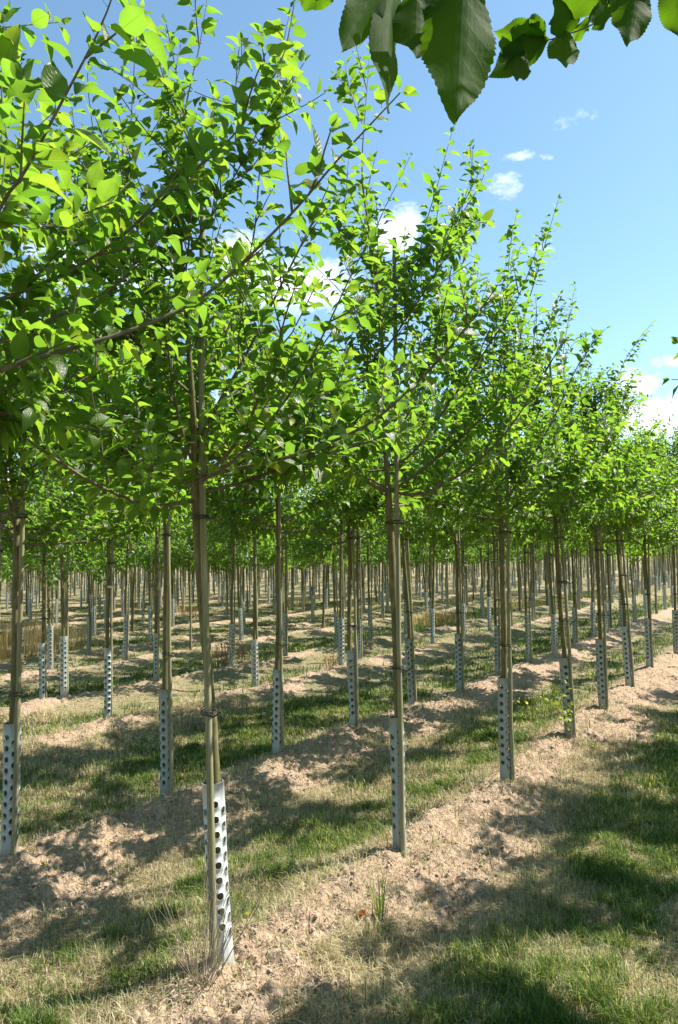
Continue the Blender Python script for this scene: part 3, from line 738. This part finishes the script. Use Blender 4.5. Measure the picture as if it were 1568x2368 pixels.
# the row beside the camera, off-frame to the right; one bough hangs over the lens
near_tree(0, 0, 0, 0, 120, 'whose dark bough hangs in at the top right', xy=(1.02, 0.12), forkz=2.0, lod=0, nsc=9, avoid=(-0.1, 0.99, .0), spread=.95, dense=1.0,
    explicit=[dict(px=[(2300, -500, .9), (1900, -260, 1.0), (1650, -90, 1.05), (1500, -8, 1.08), (1400, 45, 1.1), (1330, 75, 1.1), (1262, 95, 1.1)], h=.05, size=.07, n=0, r=.006, start=2.0),
              dict(px=[(2100, -700, .6), (1500, -420, .5), (1100, -120, .47), (900, -60, .48)], h=.1, size=.07, n=0, r=.005, start=2.0)])

# second row
S2 = [(22, 1985, 40, 1215), (385, 1837, 380, 1120), (643, 1746, 643, 1200), (817, 1688, 806, 1225), (953, 1628, 930, 1205), (1063, 1588, 1052, 1235),
      (1150, 1553, 1146, 1240), (1222, 1532, 1214, 1245), (1283, 1506, 1272, 1262), (1330, 1487, 1322, 1262), (1371, 1468, 1366, 1265), (1410, 1452, 1404, 1262)]
VAR = []
def variants():
    for i in range(5):
        rng = np.random.default_rng(500 + i)
        f = np.array((rng.normal(0, .03), rng.normal(0, .02), 1.92 + rng.normal(0, .04)))
        tb, lv = make_tree(rng, f, nsc=14, k=6)
        w = tb.build('trunk', [BARK, TWIG], link=False).data
        hi = leaves_obj(lv, 'crown', 1, rng, LEAF, None, False).data
        lo = leaves_obj(lv, 'crown', 2, rng, LEAF_B, None, False, thin=.55, scale=1.3).data
        tb2, lv2 = make_tree(rng, f - UP * .24, nsc=14, k=4, spread=.92, top=1.5, updir=.3, dense=.8)
        w2 = tb2.build('trunk', [BARK, TWIG], link=False).data
        lo2 = leaves_obj(lv2, 'crown', 2, rng, LEAF_B, None, False, thin=.8, scale=1.25).data
        VAR.append((w, hi, lo, w2, lo2, f, lv2))
variants()
def far_tree(x, y, lab, slab, glab, seed, fwd, guard=True, stake=True, kind=0, lean=None, ties=False, gt=GT, gs=GS, gg=GG):
    rng = np.random.default_rng(seed); z = gz(x, y); v = VAR[seed % 5]
    rz = rng.uniform(0, 6.28); sc = rng.uniform(.94, 1.06)
    lean = lean if lean is not None else (rng.normal(0, .012), rng.normal(0, .012))
    e = empty('apple_tree', (x, y, z)); tag(e, lab, 'tree', gt); e.rotation_euler = skew_for(lean)
    wood, leaf = (v[0], v[1]) if kind == 0 else ((v[0], v[2]) if kind == 1 else (v[3], v[4]))
    inst('trunk', wood, e, None, (0, 0, rz), sc); inst('crown', leaf, e, None, (0, 0, rz), sc)
    a = rng.uniform(-.9, .6); sx, sy = .038 * math.cos(a), .046 * math.sin(a) - .01
    if stake:
        tt = None
        if ties:
            tt = []
            for tz in (.92, 1.62):
                c = np.array(lean) * tz
                tt.append((tz + rng.normal(0, .04), (c[0] - sx, c[1] - sy)))
        add_stake(x + sx, y + sy, z, lean, slab, gs, seed, tt, (.9 + rng.uniform(0, .12)) if kind < 2 else rng.uniform(.62, .75))
    if guard:
        gm = GUARD_HI if fwd < 9 else GUARD_LO
        o = inst('trunk_guard', gm[seed % 3], None, (x, y, z - .02), (*skew_for(lean)[:2], rng.uniform(0, 6)), rng.uniform(.92, 1.08))
        tag(o, glab, 'tree guard', gg)
pos = []
for i, (bx, by, fx, fy) in enumerate(S2):
    lab = '%s from the left in the second row' % ORD[i]
    if i < 6:
        near_tree(bx, by, fx, fy, 130 + i, lab, lod=1, spx=11, top=1.7, stakeH=.98)
    else:
        g = G(bx, by, .08); ray = px_ray(fx, fy); t = g[1] / ray.y; ln = ((ray.x * t - g[0]) / 1.9, 0)
        far_tree(float(g[0]), float(g[1]), 'apple tree ' + lab, 'stake of the tree ' + lab, 'guard of the tree ' + lab, 130 + i, g[1], lean=ln, ties=True)

def tn(x, y): return TD[0] * x + TD[1] * y, ND[0] * x + ND[1] * y
def xy(t, n): return TD[0] * t + ND[0] * n, TD[1] * t + ND[1] * n
def inview(x, y, m=0.0):
    return y > 0.5 and abs(x) < y * 0.4345 + 1.0 + m
# off-frame neighbours whose crowns and shadows reach the picture
UNSEEN = 'apple tree just outside the picture whose crown shades the ground in view'
def filler(x, y, seed, g='trees just outside the picture'):
    far_tree(x, y, UNSEEN, 'bamboo stake just outside the picture beside a shading tree', 'pale perforated guard just outside the picture', seed, 20, lean=(0, 0),
             gt=g, gs='stakes just outside the picture', gg='guards just outside the picture')
t0_, n0_ = tn(1.02, .12)
for k in range(1, 9):
    x, y = xy(t0_ + 1.52 * k, .62); filler(x, y, 300 + k)
    x, y = xy(t0_ + 1.52 * k - .2, .62 + 1.58); filler(x, y, 340 + k)
for n, t in ((-1.96, 0.0), (-3.59, 1.2), (-3.59, 0.0)):
    x, y = xy(t - .35, n); filler(x, y, int(320 - n * 10 + t * 3))
# rows three and beyond
placed = []
rngF = np.random.default_rng(77)
row3 = [(100, 1606), (250, 1653), (590, 1576), (832, 1523), (1000, 1490), (445, 1600)]
r3 = sorted([tn(*G(px, py, .07)) for px, py in row3[:5]] )
cand = []
for ri, n in enumerate(ROWS[3:]):
    t = -25 + rngF.uniform(0, 1.5)
    sp = 1.48 if ri < 4 else 1.2
    while t < 130:
        t += sp + rngF.normal(0, .07)
        x, y = xy(t, n + rngF.normal(0, .05))
        if ri == 0 and any(abs(t - q[0]) < .85 for q in r3): continue
        if not inview(x, y, .4 if y < 25 else 0): continue
        if rngF.uniform() < .05: continue
        cand.append((math.hypot(x, y), x, y, ri))
for q in r3:
    x, y = xy(*q); cand.append((math.hypot(x, y), x, y, 0))
for n, t_end in ((-3.59, 26), (-1.96, 22)):
    last = 14.8 if n < -3 else 13.6
    t = last
    for k in range(int((t_end - last) / 1.5)):
        t += 1.5; x, y = xy(t, n)
        if inview(x, y, 0): cand.append((math.hypot(x, y), x, y, -1))
cand.sort()
NIND = 283
far_rest = []
cnt = {}
for i, (d, x, y, ri) in enumerate(cand):
    if d > 78: continue
    if i >= NIND: far_rest.append((d, x, y)); continue
    placed.append((d, x, y, ri))
# left-to-right numbering of the third row
byrow = {}
for p in placed: byrow.setdefault(p[3], []).append(p)
BAND = [s + ' row' for s in ('third', 'fourth', 'fifth', 'sixth', 'seventh', 'eighth', 'ninth', 'tenth')]
k = 0
for ri, lst in byrow.items():
    lst.sort(key=lambda p: p[1] / p[2])
    for j, (d, x, y, _) in enumerate(lst):
        k += 1
        if ri in (0, 1) and j < 15:
            lab = '%s from the left in the %s' % (ORD[j], BAND[ri])
            a, b, c, g = 'young tree ' + lab, 'thin stake of the tree ' + lab, 'pale guard round the tree ' + lab, ''
            gg = (GT, GS, GG)
        else:
            nm = 'right end of the front rows' if ri < 0 else (BAND[ri] if ri < 8 else 'rows beyond the tenth')
            a = 'slim dark-stemmed tree far back in the %s' % nm
            b = 'thin stake beside a slim tree far back in the %s' % nm
            c = 'small pale guard on a slim trunk in the %s' % nm
            gg = ('far trees of the ' + nm, 'far stakes of the ' + nm, 'far guards of the ' + nm)
        far_tree(x, y, a, b, c, 1000 + k, y, guard=(rngF.uniform() > .14) or ri == 0, stake=True, kind=(1 if ri < 2 else 2), ties=(ri < 1), gt=gg[0], gs=gg[1], gg=gg[2])

def far_stuff():
    rng = np.random.default_rng(9)
    V, Q, L, n0 = [], [], [], 0; tb = Tubes(); gb = Tubes(); sb = Tubes()
    for d, x, y in far_rest:
        z = gz(x, y); lv = VAR[rng.integers(5)][6]; b, a, n, s = lv.arrays()
        m = max(60, int(700 - 9 * d)); ii = rng.integers(0, len(s), m); c, si = math.cos(rng.uniform(0, 6)), 0; th = rng.uniform(0, 6.28); c, si = math.cos(th), math.sin(th)
        Rm = np.array(((c, -si, 0), (si, c, 0), (0, 0, 1)))
        v, q, l = leaf_geo(b[ii] @ Rm.T + (x, y, z), a[ii] @ Rm.T, n[ii] @ Rm.T, s[ii] * (1.5 + d / 45), 2, rng)
        V.append(v); Q.append(q + n0); L.append(l); n0 += len(v)
        lx, ly = rng.normal(0, .03, 2); tb.add([(x, y, z - .05), (x + lx / 2, y, z + .9), (x + lx, y + ly, z + 1.9), (x + lx, y + ly, z + 2.8)], [.028, .026, .024, .008], 5, 0)
        sb.add([(x + .05, y - .02, z - .05), (x + .05 + lx, y - .02 + ly, z + rng.uniform(2.0, 2.4))], [.013, .012], 4, 0)
        if rng.uniform() < .8: gb.add([(x, y, z - .03), (x, y, z + rng.uniform(.5, .72))], [.042, .042], 8, 0)
    o = mesh_obj('distant_crowns', np.concatenate(V), np.concatenate(Q), None, [LEAF_B], None, True, {'luv': ('FLOAT_VECTOR', np.concatenate(L))})
    tag(o, 'green mass of the farthest nursery tree crowns', 'tree crowns', kind='stuff')
    tag(tb.build('distant_trunks', [BARK]), 'thicket of the farthest thin nursery trunks', 'tree trunks', kind='stuff')
    tag(sb.build('distant_stakes', [CANE]), 'farthest thin stakes among the nursery trunks', 'stakes', kind='stuff')
    tag(gb.build('distant_guards', [GUARD]), 'farthest pale guards round the nursery trunks', 'tree guards', kind='stuff')
if far_rest: far_stuff()

# ------------------------------------------------------------------ close leaves hanging in at the top right
def close_leaf(b, tip, wid, roll, rng, d_tip=None, serr=.10, mat=LEAF):
    """one toothed leaf from pixel+depth base to pixel+depth tip, wid = half width in metres"""
    B = P(*b); T = P(*tip); a = T - B; L = np.linalg.norm(a); a /= L
    view = nrm(B - np.array((0, 0, CAMZ))); s = nrm(np.cross(a, view)); n = np.cross(s, a)
    s2 = s * math.cos(roll) + n * math.sin(roll); n2 = np.cross(s2, a)
    S = 68; C = 9; v = np.linspace(0, 1, S); w = np.interp(v, [0, .06, .2, .36, .5, .66, .8, .91, 1], [.05, .42, .84, 1, .97, .78, .50, .24, .01])
    u = np.linspace(-1, 1, C); ph = rng.uniform(0, 6)
    sr = 1 + serr * ((v * 22) % 1 - .5)
    X = u[None] * (w * sr)[:, None] * wid
    Z = 0.30 * np.abs(X) - .10 * L * v[:, None] ** 2 + .05 * wid * np.sin(v[:, None] * 13 + ph) * u[None] * np.abs(u[None]) * 3 + .012 * wid * np.cos(v[:, None] * 48 - np.abs(u[None]) * 8)
    Vv = B + (v * L)[:, None, None] * a + X[..., None] * s2 + Z[..., None] * n2
    i = np.arange(S - 1)[:, None] * C; j = np.arange(C - 1)[None]
    Q = np.stack((i + j, i + j + 1, i + C + j + 1, i + C + j), -1).reshape(-1, 4)
    luv = np.stack((np.broadcast_to(u[None], (S, C)), np.broadcast_to(v[:, None], (S, C)), np.full((S, C), rng.uniform(.1, .5))), -1)
    return Vv.reshape(-1, 3), Q, luv.reshape(-1, 3)
def close_leaves():
    rng = np.random.default_rng(5)
    D = [((1075, -70, .50), (1046, 318, .47), .0235, .15), ((915, -60, .52), (862, 285, .48), .014, .75), ((900, -70, .5), (772, 132, .48), .014, .3),
         ((965, -20, .52), (955, 152, .50), .017, .2), ((700, -40, .5), (772, 10, .5), .012, .4),
         ((1020, -80, .5), (985, 60, .5), .02, .5),
         ((1262, 96, 1.1), (1136, 62, 1.06), .022, .5), ((1262, 96, 1.1), (1172, 70, 1.06), .026, .2), ((1270, 92, 1.1), (1110, 178, 1.05), .023, .35), ((1200, 112, 1.08), (1193, 198, 1.04), .021, .3),
         ((1345, 20, 1.1), (1258, 60, 1.06), .028, .2), ((1410, 10, 1.08), (1262, -30, 1.06), .03, .3), ((1300, 70, 1.1), (1309, 170, 1.05), .022, .25),
         ((1330, 60, 1.12), (1360, 75, 1.1), .018, .2), ((1440, 0, 1.1), (1350, 50, 1.06), .026, .5),
         ((1475, -40, 1.05), (1447, 122, 1.02), .026, .1), ((1560, -60, 1.0), (1580, 108, 1.0), .024, .2), ((1180, 105, 1.08), (1150, 125, 1.05), .016, .4)]
    V, Q, Lu, n = [], [], [], 0
    for b, t, w, r in D:
        v, q, l = close_leaf(b, t, w, r, rng); V.append(v); Q.append(q + n); Lu.append(l); n += len(v)
    par = [o for o in bpy.data.objects if o.get('label', '').startswith('apple tree whose dark bough')][0]
    off = np.array(par.location)
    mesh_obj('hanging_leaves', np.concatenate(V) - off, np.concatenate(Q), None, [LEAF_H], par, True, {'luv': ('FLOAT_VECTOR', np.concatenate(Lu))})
LEAF_H = leaf_mat('shaded_leaf', (0.014, 0.042, 0.006), (0.20, 0.42, 0.012), ucol=(0.016, 0.048, 0.006), tf=0.42, spec=0.04, bmp_s=0.12, veinc=(0.05, 0.10, 0.02))  # darker copy of apple_leaf: shade of the crown above is put into its colour
close_leaves()

# ------------------------------------------------------------------ grass and straw
def blades(N, rng, dmin, dmax, hmin, hmax, wid, dens_fn, flat=False, power=1.0, az=(-.46, .46), cm=(0, 1)):
    out = []
    tot = 0; Xs = []; Ys = []; Ds = []
    while tot < N:
        m = int(N * 1.5)
        u = rng.uniform(0, 1, m)
        d = dmin * (dmax / dmin) ** u if power == 0 else (dmin ** power + u * (dmax ** power - dmin ** power)) ** (1 / power)
        a = rng.uniform(*az, m); x = np.sin(a) * d; y = np.cos(a) * d
        k = rng.uniform(0, 1, m) < dens_fn(x, y)
        Xs.append(x[k]); Ys.append(y[k]); Ds.append(d[k]); tot += k.sum()
        if k.sum() == 0: break
    x = np.concatenate(Xs)[:N]; y = np.concatenate(Ys)[:N]; d = np.concatenate(Ds)[:N]; N = len(x)
    z = ground_h(x, y) - .004
    h = rng.uniform(hmin, hmax, N) * (0.6 + .8 * fbm(x * 2.3, y * 2.3, 91, 2)); th = rng.uniform(0, 6.283, N)
    w = wid * rng.uniform(.6, 1.3, N) * np.maximum(1, d / 4.0)
    side = np.stack((np.cos(th), np.sin(th), np.zeros(N)), -1); ln = np.stack((-np.sin(th), np.cos(th), np.zeros(N)), -1)
    th2 = rng.normal(0, .5, N)
    if flat:
        b0 = np.stack((x, y, z), -1); el = rng.uniform(0.0, .45, N)
        dirv = ln * np.cos(el)[:, None] + UP * np.sin(el)[:, None]
        p0 = b0 + UP * rng.uniform(.002, .02, N)[:, None]; p1 = p0 + dirv * (h * .5)[:, None] + side * (h * .08 * th2)[:, None]; p2 = p0 + ln * (h * .95)[:, None] + UP * (h * .25 * np.sin(el))[:, None] + side * (h * .3 * th2)[:, None]
    else:
        bend = rng.uniform(.15, 1.15, N)
        p0 = np.stack((x, y, z), -1); p1 = p0 + UP * (h * .55)[:, None] + ln * (h * bend * .22)[:, None]
        p2 = p0 + UP * (h * (1 - bend * .35))[:, None] + ln * (h * bend * .8)[:, None]
    e = side * w[:, None] / 2
    V = np.stack((p0 - e, p0 + e, p1 - e * .8, p1 + e * .8, p2 - e * .12, p2 + e * .12), 1)
    i = np.arange(N)[:, None] * 6
    Q = np.concatenate((i + np.array([[0, 1, 3, 2]]), i + np.array([[2, 3, 5, 4]])))
    rnd = np.clip(rng.uniform(*cm, N) * .7 + .3 * fbm(x * 3, y * 3, 97, 2) * (cm[1]), 0, 1)
    luv = np.stack((np.zeros((N, 6)), np.broadcast_to(np.array([0, 0, .5, .5, 1, 1.])[None], (N, 6)), np.broadcast_to(rnd[:, None], (N, 6))), -1)
    return V.reshape(-1, 3), Q, luv.reshape(-1, 3)
def join(parts):
    V, Q, L, n = [], [], [], 0
    for v, q, l in parts: V.append(v); Q.append(q + n); L.append(l); n += len(v)
    return np.concatenate(V), np.concatenate(Q), np.concatenate(L)
def green_mask(x, y):
    n, a, b = row_off(x, y)
    s = soil_mask(x, y)
    lane = np.clip((a - .6) / .5, 0, 1) * np.clip((-b - .12) / .25, 0, 1)
    g = fbm(x * 1.5, y * 1.5, 23, 4); tuft = fbm(x * 9, y * 9, 29, 3)
    near = np.where(n > -1.38, .24, np.where((n > -3.7) & (y < 4.3), -.13, 0.0))
    return np.clip((g + near - .50 + (tuft - .5) * 1.5) * 2.6, .06, 1) * lane * (1 - s) ** 2 + .004
def straw_mask(x, y):
    s = soil_mask(x, y); return np.clip(1.0 - .95 * s, .08, 1) * (1 - .75 * np.clip(green_mask(x, y), 0, 1)) * np.clip(.3 + fbm(x * 2.2, y * 2.2, 37, 3), 0, 1)
rg = np.random.default_rng(3)
gr = join([blades(230000, rg, 2.1, 9, .02, .095, .0034, green_mask, power=.6, cm=(0, 1.2)), blades(60000, rg, 9, 34, .03, .10, .0036, green_mask, power=.6)])
tag(mesh_obj('grass', gr[0], gr[1], None, [GRASS], None, True, {'luv': ('FLOAT_VECTOR', gr[2])}), 'green grass growing in tufts between the tree rows', 'grass', kind='stuff')
st = join([blades(150000, rg, 2.1, 9, .03, .10, .0027, straw_mask, True, .6), blades(110000, rg, 2.1, 9, .02, .075, .0026, lambda x, y: np.clip(straw_mask(x, y) * 1.6, 0, 1), False, .6), blades(60000, rg, 9, 34, .04, .13, .003, straw_mask, True, .6)])
tag(mesh_obj('dry_grass', st[0], st[1], None, [STRAW], None, True, {'luv': ('FLOAT_VECTOR', st[2])}), 'dry mown grass lying as straw between the rows', 'dry grass', kind='stuff')

def clods():
    rng = np.random.default_rng(12); N = 22000
    d = 2.2 * (14 / 2.2) ** rng.uniform(0, 1, N * 4); a = rng.uniform(-.46, .46, N * 4); x = np.sin(a) * d; y = np.cos(a) * d
    k = rng.uniform(0, 1, len(x)) < soil_mask(x, y) ** 2 * np.clip(fbm(x * 3, y * 3, 8, 3) * 1.6 - .3, .1, 1); x, y, d = x[k][:N], y[k][:N], d[k][:N]; N = len(x)
    ph = (1 + 5 ** .5) / 2
    ico = nrm(np.array([(-1, ph, 0), (1, ph, 0), (-1, -ph, 0), (1, -ph, 0), (0, -1, ph), (0, 1, ph), (0, -1, -ph), (0, 1, -ph), (ph, 0, -1), (ph, 0, 1), (-ph, 0, -1), (-ph, 0, 1)]))
    F = np.array([(0, 11, 5), (0, 5, 1), (0, 1, 7), (0, 7, 10), (0, 10, 11), (1, 5, 9), (5, 11, 4), (11, 10, 2), (10, 7, 6), (7, 1, 8), (3, 9, 4), (3, 4, 2), (3, 2, 6), (3, 6, 8), (3, 8, 9), (4, 9, 5), (2, 4, 11), (6, 2, 10), (8, 6, 7), (9, 8, 1)])
    r = .003 + .009 * rng.uniform(0, 1, N) ** 6
    V = ico[None] * r[:, None, None] * rng.uniform(.6, 1.35, (N, 12, 1)); V[..., 2] *= .7
    z = ground_h(x, y)
    V = V + np.stack((x, y, z + r * .25), -1)[:, None, :]
    T = (np.arange(N)[:, None, None] * 12 + F[None]).reshape(-1, 3)
    m, Nn, L, out = new_mat('crumbly_soil'); tc = Nn.new('ShaderNodeTexCoord'); t = tex(Nn, L, 'ShaderNodeTexNoise', tc.outputs['Object'], 30, 4)
    c = ramp(Nn, L, t.outputs[0], [(.3, (.28, .205, .15)), (.7, (.52, .41, .32))]); bs = Nn.new('ShaderNodeBsdfPrincipled'); L.new(c, bs.inputs[0]); bs.inputs['Roughness'].default_value = .95; bs.inputs['Specular IOR Level'].default_value = .1; L.new(bs.outputs[0], out.inputs[0])
    tag(mesh_obj('soil_clods', V.reshape(-1, 3), None, T, [m], None, False), 'crumbs and clods of pinkish soil on the mounds', 'soil clods', kind='stuff')
clods()

# ------------------------------------------------------------------ weeds, tufts, fallen leaves, tags
def stems(rng, n, H, spread, tb, r=.0016, base=.02, up=.02):
    tips = []
    for i in range(n):
        a = rng.uniform(0, 6.28); s = rng.uniform(.1, 1) * spread
        d = nrm(np.array((math.cos(a) * s, math.sin(a) * s, 1)))
        q = grow(rng, (math.cos(a) * base * rng.uniform(0, 1), math.sin(a) * base * rng.uniform(0, 1), -.01), d, H * rng.uniform(.5, 1), .05, up, .06)
        tb.add(q, np.linspace(r, r * .45, len(q)), 4, 0); tips.append(q)
        for m in range(rng.integers(0, 3)):
            j = min(len(q) - 2, int(len(q) * rng.uniform(.3, .8))); q2 = grow(rng, q[j], nrm(nrm(q[j + 1] - q[j]) + rng.normal(0, .35, 3)), H * rng.uniform(.15, .35), .05, up, .06)
            tb.add(q2, np.linspace(r * .7, r * .4, len(q2)), 4, 0); tips.append(q2)
    return tips
def weed(px, py, n, H, spread, mat, lab, cat, group=None, name='weed', seed=0, seeds=False, base=.02, r=.0016):
    rng = np.random.default_rng(seed); g = G(px, py, .05); x, y = float(g[0]), float(g[1]); z = float(ground_h(np.array([x]), np.array([y]))[0])
    e = empty(name, (x, y, z)); tag(e, lab, cat, group); tb = Tubes(); tips = stems(rng, n, H, spread, tb, base=base, r=r, up=.05)
    tb.build('stems', [mat], e)
    if seeds:
        lv = Leaves()
        for q in tips:
            m = 9; j = rng.integers(len(q) // 2, len(q), m); lv.add(q[j], rng.normal(0, 1, (m, 3)) + UP * .4, rng.normal(0, 1, (m, 3)), rng.uniform(.008, .02, m))
        V, Q, l = leaf_geo(*lv.arrays(), 2, rng, petiole=False, width=.4); mesh_obj('seed_heads', V, Q, None, [RUST], e, True, {'luv': ('FLOAT_VECTOR', l)})
    return e
weed(470, 2312, 34, .50, .95, WEED, 'leafless grey twiggy weed in front of the first stake', 'weed', seed=3, base=.03)
def tuft(px, py, n, H, mat, lab, name='grass_tuft', seed=0, wid=.003, spread=.05, cat='grass tuft', group=None):
    rng = np.random.default_rng(seed); g = G(px, py, .04); x, y = float(g[0]), float(g[1]); z = float(ground_h(np.array([x]), np.array([y]))[0])
    th = rng.uniform(0, 6.283, n); h = H * rng.uniform(.45, 1, n); bend = rng.uniform(.1, .9, n); rr = spread * np.sqrt(rng.uniform(0, 1, n)) * .5
    ln = np.stack((np.cos(th), np.sin(th), 0 * th), -1); sd = np.stack((-np.sin(th), np.cos(th), 0 * th), -1)
    p0 = ln * rr[:, None] - UP * .01; pts = [p0, p0 + UP * (h * .4)[:, None] + ln * (h * bend * .12)[:, None], p0 + UP * (h * .75)[:, None] + ln * (h * bend * .35)[:, None], p0 + UP * (h * (1 - .25 * bend))[:, None] + ln * (h * bend * .75)[:, None]]
    V = np.stack([pts[i] + s * sd * wid / 2 * w for i, w in enumerate((1, .9, .6, .1)) for s in (-1, 1)], 1)
    i = np.arange(n)[:, None] * 8; Q = np.concatenate([i + np.array([[2 * k, 2 * k + 1, 2 * k + 3, 2 * k + 2]]) for k in range(3)])
    rnd = rng.uniform(0, 1, n); luv = np.stack((np.zeros((n, 8)), np.zeros((n, 8)), np.broadcast_to(rnd[:, None], (n, 8))), -1)
    o = mesh_obj(name, V.reshape(-1, 3), Q, None, [mat], None, True, {'luv': ('FLOAT_VECTOR', luv.reshape(-1, 3))}); o.location = (x, y, z)
    return tag(o, lab, cat, group)
tuft(882, 2135, 60, .26, GRASS, 'spiky green grass tuft on bare soil below the second tree', seed=4, spread=.05)
tuft(860, 2160, 90, .10, GRASS, 'low spreading grass clump beside the orange fallen leaf', seed=5, spread=.20)
for i, (px, py, n, H, sp) in enumerate([(60, 1480, 500, .75, 1.4), (110, 1500, 400, .7, 1.2), (10, 1520, 400, .8, 1.2), (180, 1490, 260, .6, 1.0)]):
    tuft(px, py, n, H, GOLD, '%s golden clump of tall dry grass from the left edge' % ['second', 'third', 'leftmost', 'fourth'][i], 'tall_dry_grass', 40 + i, .006, sp, 'dry grass', 'tall golden grass at the left')
for i, (px, py, n, H, sp, m) in enumerate([(690, 1400, 260, .5, 1.4, GOLD), (1010, 1440, 420, .5, 1.6, GOLD), (1120, 1425, 300, .5, 1.6, GRASS), (1200, 1400, 300, .5, 2.2, GOLD), (1340, 1385, 300, .5, 2.4, GRASS), (430, 1420, 260, .45, 1.5, GOLD), (830, 1475, 160, .3, 1.0, GRASS), (1470, 1370, 260, .5, 2.4, GOLD), (300, 1400, 260, .5, 2, GOLD)]):
    tuft(px, py, n, H, m, 'rough %s grass patch far back in the lanes between trunks' % ('golden' if m is GOLD else 'green'), 'rough_grass_patch', 60 + i, .009, sp, 'grass patch', 'rough grass patches %s far back' % ('golden' if m is GOLD else 'green'))
W = [(520, 1545, 30, .52, .35, 'rusty brown weed clump left of the lit guard in the third row'), (488, 1535, 18, .4, .4, 'smaller rusty weed beside the rusty clump of the third row'), (556, 1530, 18, .38, .4, 'rusty weed touching the lit guard of the third row'),
     (765, 1555, 14, .3, .4, 'reddish dead weed on the mound right of the third row guard'), (232, 1530, 12, .3, .5, 'reddish weed low on the left mounds'), (640, 1600, 8, .25, .4, 'thin dead weed on the second mound')]
for i, (px, py, n, H, sp, lab) in enumerate(W):
    weed(px, py, n, H, sp, SEED, lab, 'weed', 'rusty dead weeds', 'dead_weed', 20 + i, True, .10, .003)
weed(1322, 1730, 6, .16, .3, WEED, 'thin dead sprig in front of the fourth tree', 'weed', None, 'dead_weed', 31)
# yellow-green suckers round the fourth guard
def suckers(px, py, seed, lab, H=.55, n=6, mat=LEAF_Y, size=.045):
    rng = np.random.default_rng(seed); g = G(px, py, .06); x, y = float(g[0]), float(g[1]); e = empty('sapling', (x, y, gz(x, y))); tag(e, lab, 'sapling')
    tb = Tubes(); lv = Leaves()
    for i in range(n):
        a = rng.uniform(0, 6.28); q = grow(rng, (0, 0, 0), nrm(np.array((math.cos(a) * .35, math.sin(a) * .35, 1))), H * rng.uniform(.5, 1), .05, .0, .12)
        tb.add(q, np.linspace(.003, .001, len(q)), 4, 0); leafy(lv, q, rng, .045, .3, size)
    tb.build('stems', [TWIG], e); leaves_obj(lv, 'leaves', 1, rng, mat, e)
LEAF_G = leaf_mat('sucker_leaf', (0.22, 0.30, 0.03), (0.55, 0.68, 0.06))
suckers(1322, 1712, 7, 'yellow-green leafy sapling against the fourth guard of the nearest row', mat=LEAF_G, H=.62, n=7)
suckers(1385, 1592, 8, 'small yellow-green sapling against the fifth guard of the nearest row', mat=LEAF_G, H=.62, n=3, size=.04)
suckers(1368, 1722, 9, 'tiny green seedling on the soil right of the fourth tree', mat=LEAF, H=.07, n=4, size=.035)
suckers(845, 1490, 11, 'leafy green sapling beside a guard in the third row', mat=LEAF_G, H=.5, n=5, size=.05)
def fallen(px, py, mat, size, lab, seed, cat='fallen leaf', group=None):
    rng = np.random.default_rng(seed); g = G(px, py, .04); x, y = float(g[0]), float(g[1]); z = float(ground_h(np.array([x]), np.array([y]))[0]) + .014
    a = rng.uniform(0, 6.28); V, Q, l = leaf_geo(np.zeros((1, 3)), np.array([[math.cos(a), math.sin(a), .15]]), np.array([[rng.normal(0, .3), rng.normal(0, .3), 1]]), np.array([size]), 0, rng, width=.36)
    l[:, 2] = .4; o = mesh_obj('fallen_leaf', V, Q, None, [mat], None, True, {'luv': ('FLOAT_VECTOR', l)}); o.location = (x, y, z); tag(o, lab, cat, group)
for i, (px, py, m, s, lab) in enumerate([(850, 2152, LEAF_O, .06, 'orange-brown fallen leaf beside the spiky grass tuft'), (905, 2226, LEAF_O, .03, 'small rusty fallen leaf in the straw below the tuft'), (845, 2345, LEAF_O, .05, 'orange fallen leaf at the bottom edge of the picture'),
        (586, 2132, LEAF_Y, .035, 'small yellow fallen leaf right of the first guard'), (264, 2258, LEAF_P, .085, 'pale green fallen leaf on straw left of the first tree'), (66, 2012, LEAF_Y, .035, 'yellow fallen leaf below the leftmost guard'), (104, 2018, LEAF_Y, .03, 'yellow fallen leaf right of the one below the leftmost guard'),
        (787, 1786, LEAF_Y, .05, 'yellow fallen leaf in the grass left of the second tree'), (1235, 1838, LEAF_O, .03, 'brown fallen leaf on the mound right of the third tree'), (1284, 1818, LEAF_O, .035, 'reddish fallen leaf farther right on the same mound'),
        (1010, 2240, LEAF_O, .035, 'dark red fallen leaf where soil meets grass'), (1005, 2100, LEAF_O, .03, 'brown fallen leaf at the mound foot')]):
    fallen(px, py, m, s, lab, 70 + i)
def mark(px, py, d, w, h, mat, lab, name='tag'):
    c = P(px, py, d); tb = []; t = .002
    V = np.array([(sx * w / 2, sy * t, sz * h / 2 - sx * .004) for sz in (-1, 1) for sy in (-1, 1) for sx in (-1, 1)])
    V[:, 1] += .003 * np.sin(V[:, 0] * 60)
    Q = [(0, 1, 5, 4), (2, 6, 7, 3), (0, 4, 6, 2), (1, 3, 7, 5), (0, 2, 3, 1), (4, 5, 7, 6)]
    o = mesh_obj(name, V, Q, None, [mat], None, False); o.location = tuple(c); tag(o, lab, 'label')
mark(258, 1357, 7.9, .075, .022, PAPER, 'pale paper label tied to a trunk in the third row', 'paper_label')
mark(93, 1230 + 923 - 740 - 75, 13.0, .06, .02, ORANGE, 'orange tape mark on a far trunk at the left', 'tape_mark')
mark(720, 1362, 22.0, .06, .12, BLUE, 'blue tape mark on a far trunk in the middle', 'tape_mark')
